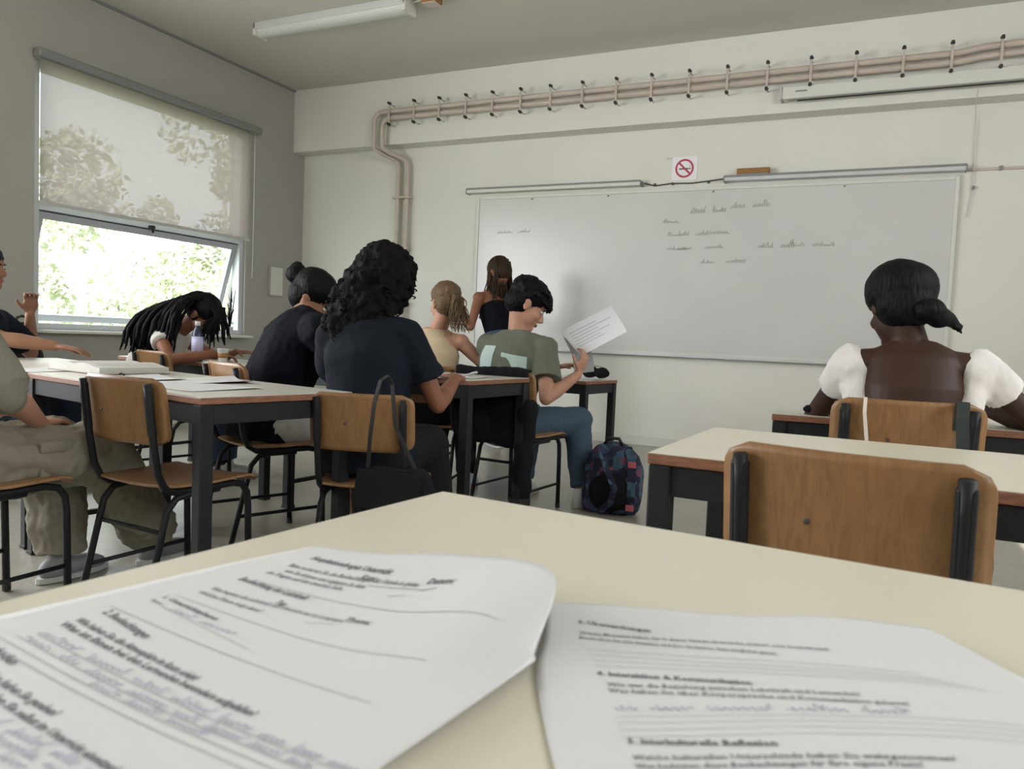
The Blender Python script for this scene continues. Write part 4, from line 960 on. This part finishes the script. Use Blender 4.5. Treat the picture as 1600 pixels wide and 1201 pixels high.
# ------------------------------------------------------------------ things on the other desks
def flat_sheet(x, y, z, rz, w_, h_, label, group='loose sheets on the desks', curl=.0, lines=5, seed=0):
    t = tag(empty('sheet', (x, y, z), rz), label, 'paper', group); n = 10; mb = MB()
    f2 = lambda u, v: (-w_/2+w_*u, -h_/2+h_*v, .0009+curl*(abs(u-.5)*2)**3*v)
    mb.v = [f2(i/n, j/n) for j in range(n+1) for i in range(n+1)]
    mb.f = [(j*(n+1)+i, j*(n+1)+i+1, (j+1)*(n+1)+i+1, (j+1)*(n+1)+i) for j in range(n) for i in range(n)]
    o = mb.build('paper', M_paper, smooth=True); o.parent = t
    g = random.Random(seed); lm = MB()
    for k_ in range(lines):
        v = .85-.7*k_/max(1, lines-1); e_ = g.uniform(.5, .9)
        pts = [Vector(f2(.1+(e_-.1)*q/8, v+d_))+Vector((0, 0, .0006)) for q in range(9) for d_ in (0, .008)]; lm.add(pts, [(2*q, 2*q+2, 2*q+3, 2*q+1) for q in range(8)])
    if lines: o = lm.build('printed_text', M_inkfaint); o.parent = t; o['kind'] = 'stuff'
    return t
flat_sheet(-2.62, 2.16, .7505, R(-20), .30, .21, 'loose white sheet left of the middle on the white desk at the left', curl=.006, seed=1)
flat_sheet(-2.21, 2.01, .7505, R(-6), .42, .297, 'large white sheet at the right end of the white desk at the left', curl=.004, seed=2)
flat_sheet(-2.36, 2.28, .7512, R(-30), .297, .21, 'white sheet at the far edge of the white desk at the left', curl=.012, seed=3)
flat_sheet(-3.22, 2.12, .7505, R(12), .21, .297, 'white sheet under the edge of the open book, at the left', seed=4)
flat_sheet(-1.86, 3.33, .7705, R(8), .297, .21, 'white sheet on the middle desk beside the curly-haired person', curl=.01, seed=5)
bk = tag(empty('open_book', (-3.02, 2.30, .753), R(-10)), 'thick open book lying on the white desk at the left', 'book')
for s_ in (-1, 1):
    rings = []
    for x in [i/12 for i in range(13)]:
        z_ = .034+.012*math.sin(math.pi*min(1, x*1.15))*(1-x*.4)-.006*x; rings.append([Vector((s_*x*.215, -.15, .002)), Vector((s_*x*.215, .15, .002)), Vector((s_*x*.215, .15, z_)), Vector((s_*x*.215, -.15, z_))])
    o = MB().rings(rings).build('page_block', mat('book pages', (.55, .54, .50), .8, bump=.3, bscale=90, stretch=(1, 1, 60))); o.parent = bk
    pl = MB()
    for k_ in range(9):
        z_ = .0325
        pts = []
        for x in [.12, .3, .5, .7, .88]:
            zz = .034+.012*math.sin(math.pi*min(1, x*1.15))*(1-x*.4)-.006*x+.0006
            pts += [Vector((s_*x*.215, .12-k_*.028, zz)), Vector((s_*x*.215, .114-k_*.028, zz))]
        pl.add(pts, [(2*q, 2*q+2, 2*q+3, 2*q+1) for q in range(4)])
    o2 = pl.build('printed_text', M_inkfaint); o2.parent = o; o2['kind'] = 'stuff'
o = MB().box((0, 0, .001), (.44, .31, .003)).build('cover', mat('book cover', (.25, .2, .14), .6)); o.parent = bk
def pen(x, y, z, rz, m, label, tilt=0):
    t = tag(empty('pen', (x, y, z), rz), label, 'pen'); t.rotation_euler = (tilt, 0, rz)
    o = MB().tube([(0, -.06, .005), (0, .05, .005)], .0045, 8).build('barrel', m, smooth=True); o.parent = t
    o = MB().tube([(0, .05, .005), (0, .07, .005)], [.004, .001], 8).build('tip', M_chrome, smooth=True); o.parent = t
    o = MB().box((.0, -.035, .0105), (.003, .04, .002)).build('clip', M_chrome); o.parent = t
pen(-2.80, 2.19, .7515, R(60), M_rub, 'black pen beside the open book on the white desk')
pen(-1.60, 2.985, .80, R(65), M_paper, 'white pen held by the curly-haired person', R(-12))
ph = tag(empty('calculator', (-1.98, 3.10+.12, .771), R(-5)), 'small black and white calculator on the middle desk', 'calculator')
o = MB().box((0, 0, .008), (.085, .16, .014)).build('case', M_lightgrey, bevel=.004); o.parent = ph
o = MB().box((0, .05, .0157), (.065, .03, .001)).build('display', M_grey); o.parent = ph
for i in range(4):
    for j in range(4): k_ = MB().box((-.026+i*.0175, .015-j*.022, .0165), (.013, .014, .003)).build('key', M_rub, bevel=.001); k_.parent = ph

# booklet lying open by the curly-haired person's hand
nb = tag(empty('notebook', (-1.84, 3.18, .771), R(10)), 'white notebook under the hand of the curly-haired person', 'notebook')
o = MB().box((0, 0, .006), (.20, .15, .010)).build('page_block', M_paper, bevel=.001); o.parent = nb
o = MB().box((0, 0, .0007), (.205, .155, .0014)).build('cover', M_rub); o.parent = nb

# bottle with a pale label, cup
bt = tag(empty('water_bottle', (-3.72, 3.43, .751)), 'bottle with a pale lavender label on the desk of the braided person', 'bottle')
def lathe(prof, n=20, c=(0, 0, 0)): return MB().rings([[Vector((c[0]+r*math.cos(2*math.pi*k/n), c[1]+r*math.sin(2*math.pi*k/n), c[2]+z)) for k in range(n)] for r, z in prof])
for nm, pr, m_ in (('bottle_body', [(.030, 0), (.034, .01), (.034, .15), (.028, .18), (.014, .205), (.013, .22)], mat('dark blue plastic', (.02, .03, .07), .25)), ('label_band', [(.0345, .05), (.0345, .15)], mat('lavender label', (.50, .50, .75), .5)), ('bottle_cap', [(.016, .215), (.016, .24), (.013, .243)], M_paper)):
    o = lathe(pr).build(nm, m_, smooth=True); o.parent = bt; o.modifiers.clear()
cp = tag(empty('cup', (-3.52, 3.44, .751)), 'small white paper cup beside the bottle', 'cup')
o = lathe([(.022, 0), (.024, .002), (.032, .085), (.034, .086), (.031, .083), (.023, .006), (.001, .004)]).build('cup_body', M_paper, smooth=True); o.parent = cp
o = lathe([(.0275, .03), (.0305, .06)]).build('sleeve_band', M_brown, smooth=True); o.parent = cp

# twigs in a pot on the sill, and the dark bag at the left of the sill
tw = tag(empty('potted_twigs', (-6.06, 6.00, .892)), 'dark bare twigs standing in a small white pot on the window sill', 'plant')
o = lathe([(.032, 0), (.040, .07), (.042, .075), (.037, .073), (.03, .02), (.001, .02)]).build('pot', M_paper, smooth=True); o.parent = tw
g = random.Random(4)
for k_ in range(5):
    a = g.uniform(-.05, .09); h_ = g.uniform(.30, .50); o = MB().tube([(0, 0, .03), (a*.1, a*.5, h_*.5), (a*.1, a+.02*math.sin(k_), h_)], [.007, .006, .003], 6)
    for q in range(2): zz = h_*g.uniform(.4, .8); o.tube([(0, a*.6, zz), (0, a*.6+g.choice((-1, 1))*.03, zz+.06)], [.004, .002], 5)
    o.build('twig', H_black, smooth=True).parent = tw
for ob_ in tw.children: pass
sbg = tag(empty('small_bag', (-5.98, 3.78, .0)), 'round black bag against the left wall behind the raised hand', 'bag')
o = blob('bag_body', MB().cone((-5.98, 3.70, .03), (-5.98, 3.86, .03), .001, .001, 6) if False else MB().ell((-5.95, 3.78, .75), (.10, .11, .20)).ell((-5.95, 3.78, .48), (.14, .16, .46)), .015, cloth('black nylon', (.010, .010, .013)), wob=.02, wscale=6); o.parent = sbg; o.matrix_parent_inverse = Matrix.Translation(-sbg.location)
o = MB().tube([(-5.95, 3.73, .93), (-5.95, 3.74, .97), (-5.95, 3.78, .985), (-5.95, 3.82, .97), (-5.95, 3.83, .93)], .010, 8).build('handle', M_rub, smooth=True); o.parent = sbg; o.matrix_parent_inverse = Matrix.Translation(-sbg.location)

# papers held by the reading person
def quad_sheet(name, pts, label, bend, m=M_paper, lines=6, group=None):
    t = tag(empty(name, pts[3]), label, 'paper', group); a, b_, c_, d_ = [Vector(q) for q in pts]; n = 12
    nrm = (b_-a).cross(d_-a).normalized()
    f2 = lambda u, v, l=0: (a.lerp(b_, u)).lerp(d_.lerp(c_, u), v)+nrm*(bend*math.sin(math.pi*v)+l)
    mb = MB(); mb.v = [tuple(f2(i/n, j/n)) for j in range(n+1) for i in range(n+1)]; mb.f = [(j*(n+1)+i, j*(n+1)+i+1, (j+1)*(n+1)+i+1, (j+1)*(n+1)+i) for j in range(n) for i in range(n)]
    sub(t, 'paper', mb, m, smooth=True); lm = MB(); g = random.Random(8)
    for k_ in range(lines):
        v = .18+.6*k_/max(1, lines); u1 = g.uniform(.55, .9)
        for l in (-.0007, .0007):
            p_ = [f2(.10+(u1-.10)*q/8, v+w_, l) for q in range(9) for w_ in (0, .03)]; lm.add(p_, [(2*q, 2*q+2, 2*q+3, 2*q+1) for q in range(8)])
    if lines: o = sub(t, 'printed_text', lm, M_inkfaint); o['kind'] = 'stuff'
quad_sheet('sheet', [(-1.672, 4.23, 1.025), (-1.362, 4.22, 1.18), (-1.25, 4.18, 1.037), (-1.516, 4.17, .885)], 'printed white sheet held up by the person in the grey-green t-shirt', .012)
quad_sheet('sheet', [(-1.70, 4.36, .99), (-1.56, 4.32, 1.00), (-1.46, 4.26, .80), (-1.60, 4.30, .775)], 'curved blank sheet hanging behind the held-up sheet', .04, lines=0)
flat_sheet(-1.76, 4.84, .7205, R(-8), .297, .24, 'white sheet under the black pencil case on the desk near the board', curl=.02, seed=7)
pc = tag(empty('pencil_case', (-1.68, 4.96, .724), R(-8)), 'rounded black pencil case on the desk near the board', 'case')
o = blob('case_body', MB().ell((-.05, 0, .045), (.06, .045, .043)).ell((.04, 0, .04), (.055, .042, .038)), .006, MATS['black nylon'], wob=.004, wscale=20); o.parent = pc
o = MB().tube([(-.09, 0, .075), (-.05, 0, .0885), (.0, 0, .086), (.05, 0, .079)], .0035, 6).build('zip', M_chrome, smooth=True); o.parent = pc
# little black thing on the right desk
gl = tag(empty('glasses_case', (-.165, 2.87, .751), R(20)), 'small black case at the left end of the right-hand desk', 'case')
o = blob('case_body', MB().ell((0, 0, .018), (.045, .025, .017)).ell((.02, 0, .017), (.04, .022, .016)), .005, MATS['black nylon']); o.parent = gl
o = MB().tube([(-.035, -.0, .030), (0, 0, .0365), (.04, 0, .033)], .002, 6).build('seam', M_grey); o.parent = gl

# patterned backpack on the floor
M_floral = bpy.data.materials.new('dark floral print'); M_floral.use_nodes = True; nt = M_floral.node_tree; b_ = nt.nodes['Principled BSDF']
tc = nt.nodes.new('ShaderNodeTexCoord'); v_ = nt.nodes.new('ShaderNodeTexVoronoi'); v_.inputs['Scale'].default_value = 26; r_ = nt.nodes.new('ShaderNodeValToRGB'); cr_ = r_.color_ramp
cr_.elements[0].color = (.008, .010, .03, 1); cr_.elements[0].position = .45; cr_.elements[1].color = (.05, .11, .17, 1); cr_.elements[1].position = .7
for q, c_ in ((.82, (.035, .03, .09, 1)), (.95, (.36, .07, .09, 1))): e_ = cr_.elements.new(q); e_.color = c_
nt.links.new(tc.outputs['Object'], v_.inputs['Vector']); nt.links.new(v_.outputs['Color'], r_.inputs[0]); nt.links.new(r_.outputs[0], b_.inputs['Base Color']); b_.inputs['Roughness'].default_value = .8
bp = tag(empty('backpack', (-1.30, 4.22, 0), R(8)), 'dark backpack with blue and pink floral print standing on the floor', 'backpack')
def bpp(o): o.parent = bp; return o
b = MB(); b.rings([MB().ell_ring((0, 0, z_), (w_, 0, 0), (0, d_, 0), 20, 3) for z_, w_, d_ in ((.0, .14, .07), (.02, .165, .10), (.12, .175, .115), (.25, .170, .105), (.33, .145, .09), (.38, .10, .07), (.405, .04, .03))])
bpp(blob('bag_body', b, .010, M_floral, wob=.010, wscale=9)); b = MB().ell((0, -.105, .13), (.12, .055, .11)); bpp(blob('front_pocket', b, .009, MATS['black nylon'], wob=.006, wscale=14))
bpp(MB().tube([(-.05, -.03, .395), (-.03, -.04, .43), (.03, -.04, .43), (.05, -.03, .395)], .010, 8).build('handle', M_rub, smooth=True))
def strap_mesh(path, wd, th=.008):
    mb = MB(); P = [Vector(q) for q in path]; rings = []
    for i, q in enumerate(P):
        t_ = (P[min(i+1, len(P)-1)]-P[max(i-1, 0)]).normalized(); s_ = Vector((1, 0, 0)); s_ = (s_-t_*s_.dot(t_)).normalized(); n_ = t_.cross(s_)
        rings.append([q+s_*wd/2+n_*th/2, q-s_*wd/2+n_*th/2, q-s_*wd/2-n_*th/2, q+s_*wd/2-n_*th/2])
    return mb.rings(rings)
bpp(strap_mesh([(-.07, -.06, .385), (-.045, -.12, .34), (.0, -.165, .25), (.04, -.18, .17), (.02, -.175, .09), (-.05, -.14, .02)], .035).build('shoulder_strap', M_floral))
bpp(strap_mesh([(.085, -.05, .385), (.115, -.105, .33), (.125, -.13, .22), (.125, -.13, .12), (.13, -.11, .02)], .045).build('shoulder_strap', M_floral))
for z_ in (.30, .06): o = MB().box((.122, -.135 if z_ < .2 else -.125, z_), (.045, .014, .035)).build('strap_badge', mat('pink patch', (.42, .10, .12), .7), bevel=.004); bpp(o)

# black shoulder bag hanging from the curly-haired person's chair
hb = tag(empty('shoulder_bag', (-1.40, 2.12, .30)), 'black shoulder bag hanging by its strap from the chair of the curly-haired person', 'bag')
b = MB(); b.rings([MB().ell_ring((-1.40, 2.13, z_), (w_, 0, 0), (0, d_, 0), 18, 3) for z_, w_, d_ in ((.30, .13, .04), (.33, .15, .055), (.43, .145, .055), (.51, .12, .035), (.53, .10, .02))])
o = blob('bag_body', b, .008, MATS['black nylon'], wob=.012, wscale=10); o.parent = hb; o.matrix_parent_inverse = Matrix.Translation(-hb.location)
sub(hb, 'flap', MB().box((-1.40, 2.075, .455), (.25, .012, .13), Matrix.Rotation(R(-12), 3, 'X')), MATS['black nylon'], bevel=.005)
sub(hb, 'strap', strap_mesh([(-1.50, 2.11, .52), (-1.485, 2.095, .62), (-1.465, 2.085, .74), (-1.450, 2.095, .815), (-1.447, 2.13, .83), (-1.445, 2.155, .80), (-1.43, 2.16, .66), (-1.34, 2.155, .52)], .014, .004), M_rub)
# jacket over the chair of the reading person
jk = tag(empty('jacket', (-1.80, 3.66, .2)), 'black jacket hung over the chair behind the grey-green t-shirt', 'jacket')
b = MB(); yb = 3.665
for (x0_, x1_, z0_, z1_, yy) in ((-2.04, -1.615, .40, .79, yb), (-2.02, -1.64, .50, .79, yb+.075)):
    b.cone((x0_+.04, yy, z1_), (x1_-.04, yy, z1_), .022, .022, 10); b.box(((x0_+x1_)/2, yy, (z0_+z1_)/2), (x1_-x0_, .035, z1_-z0_))
b.box((-1.83, yb+.037, .805), (.42, .10, .022))
b.cone((-1.60, yb-.01, .62), (-1.63, yb-.01, .12), .050, .055, 14); b.cone((-1.98, yb-.01, .60), (-1.96, yb-.01, .32), .05, .05, 14)
o = blob('jacket_body', b, .010, MATS['black nylon'], wob=.022, wscale=9, fine=.004); o.parent = jk; o.matrix_parent_inverse = Matrix.Translation(-jk.location)
sub(jk, 'cuff', MB().cone((-1.63, yb-.01, .10), (-1.63, yb-.01, .14), .058, .058, 14, capround=False), M_rub)
# straps of a bag on the right-hand chair
s8 = tag(empty('tote_bag', (.15, 2.46, .4)), 'dark tote bag hanging behind the right-hand chair by a pale and a green strap', 'bag')
o = blob('bag_body', MB().box((.17, 2.37, .42), (.30, .07, .30)).ell((.17, 2.37, .30), (.15, .06, .08)), .010, MATS['black nylon'], wob=.010, wscale=10); o.parent = s8; o.matrix_parent_inverse = Matrix.Translation(-s8.location)
sub(s8, 'pale_strap', strap_mesh([(.03, 2.40, .55), (.005, 2.435, .70), (-.008, 2.452, .80), (-.008, 2.475, .842), (-.008, 2.51, .835), (-.008, 2.53, .76)], .010, .004), mat('pale webbing', (.55, .50, .45), .8))
sub(s8, 'green_strap', strap_mesh([(.26, 2.40, .55), (.245, 2.435, .70), (.240, 2.455, .80), (.242, 2.485, .845), (.242, 2.525, .84), (.242, 2.54, .76)], .032, .005), mat('dark green webbing', (.018, .024, .022), .8))
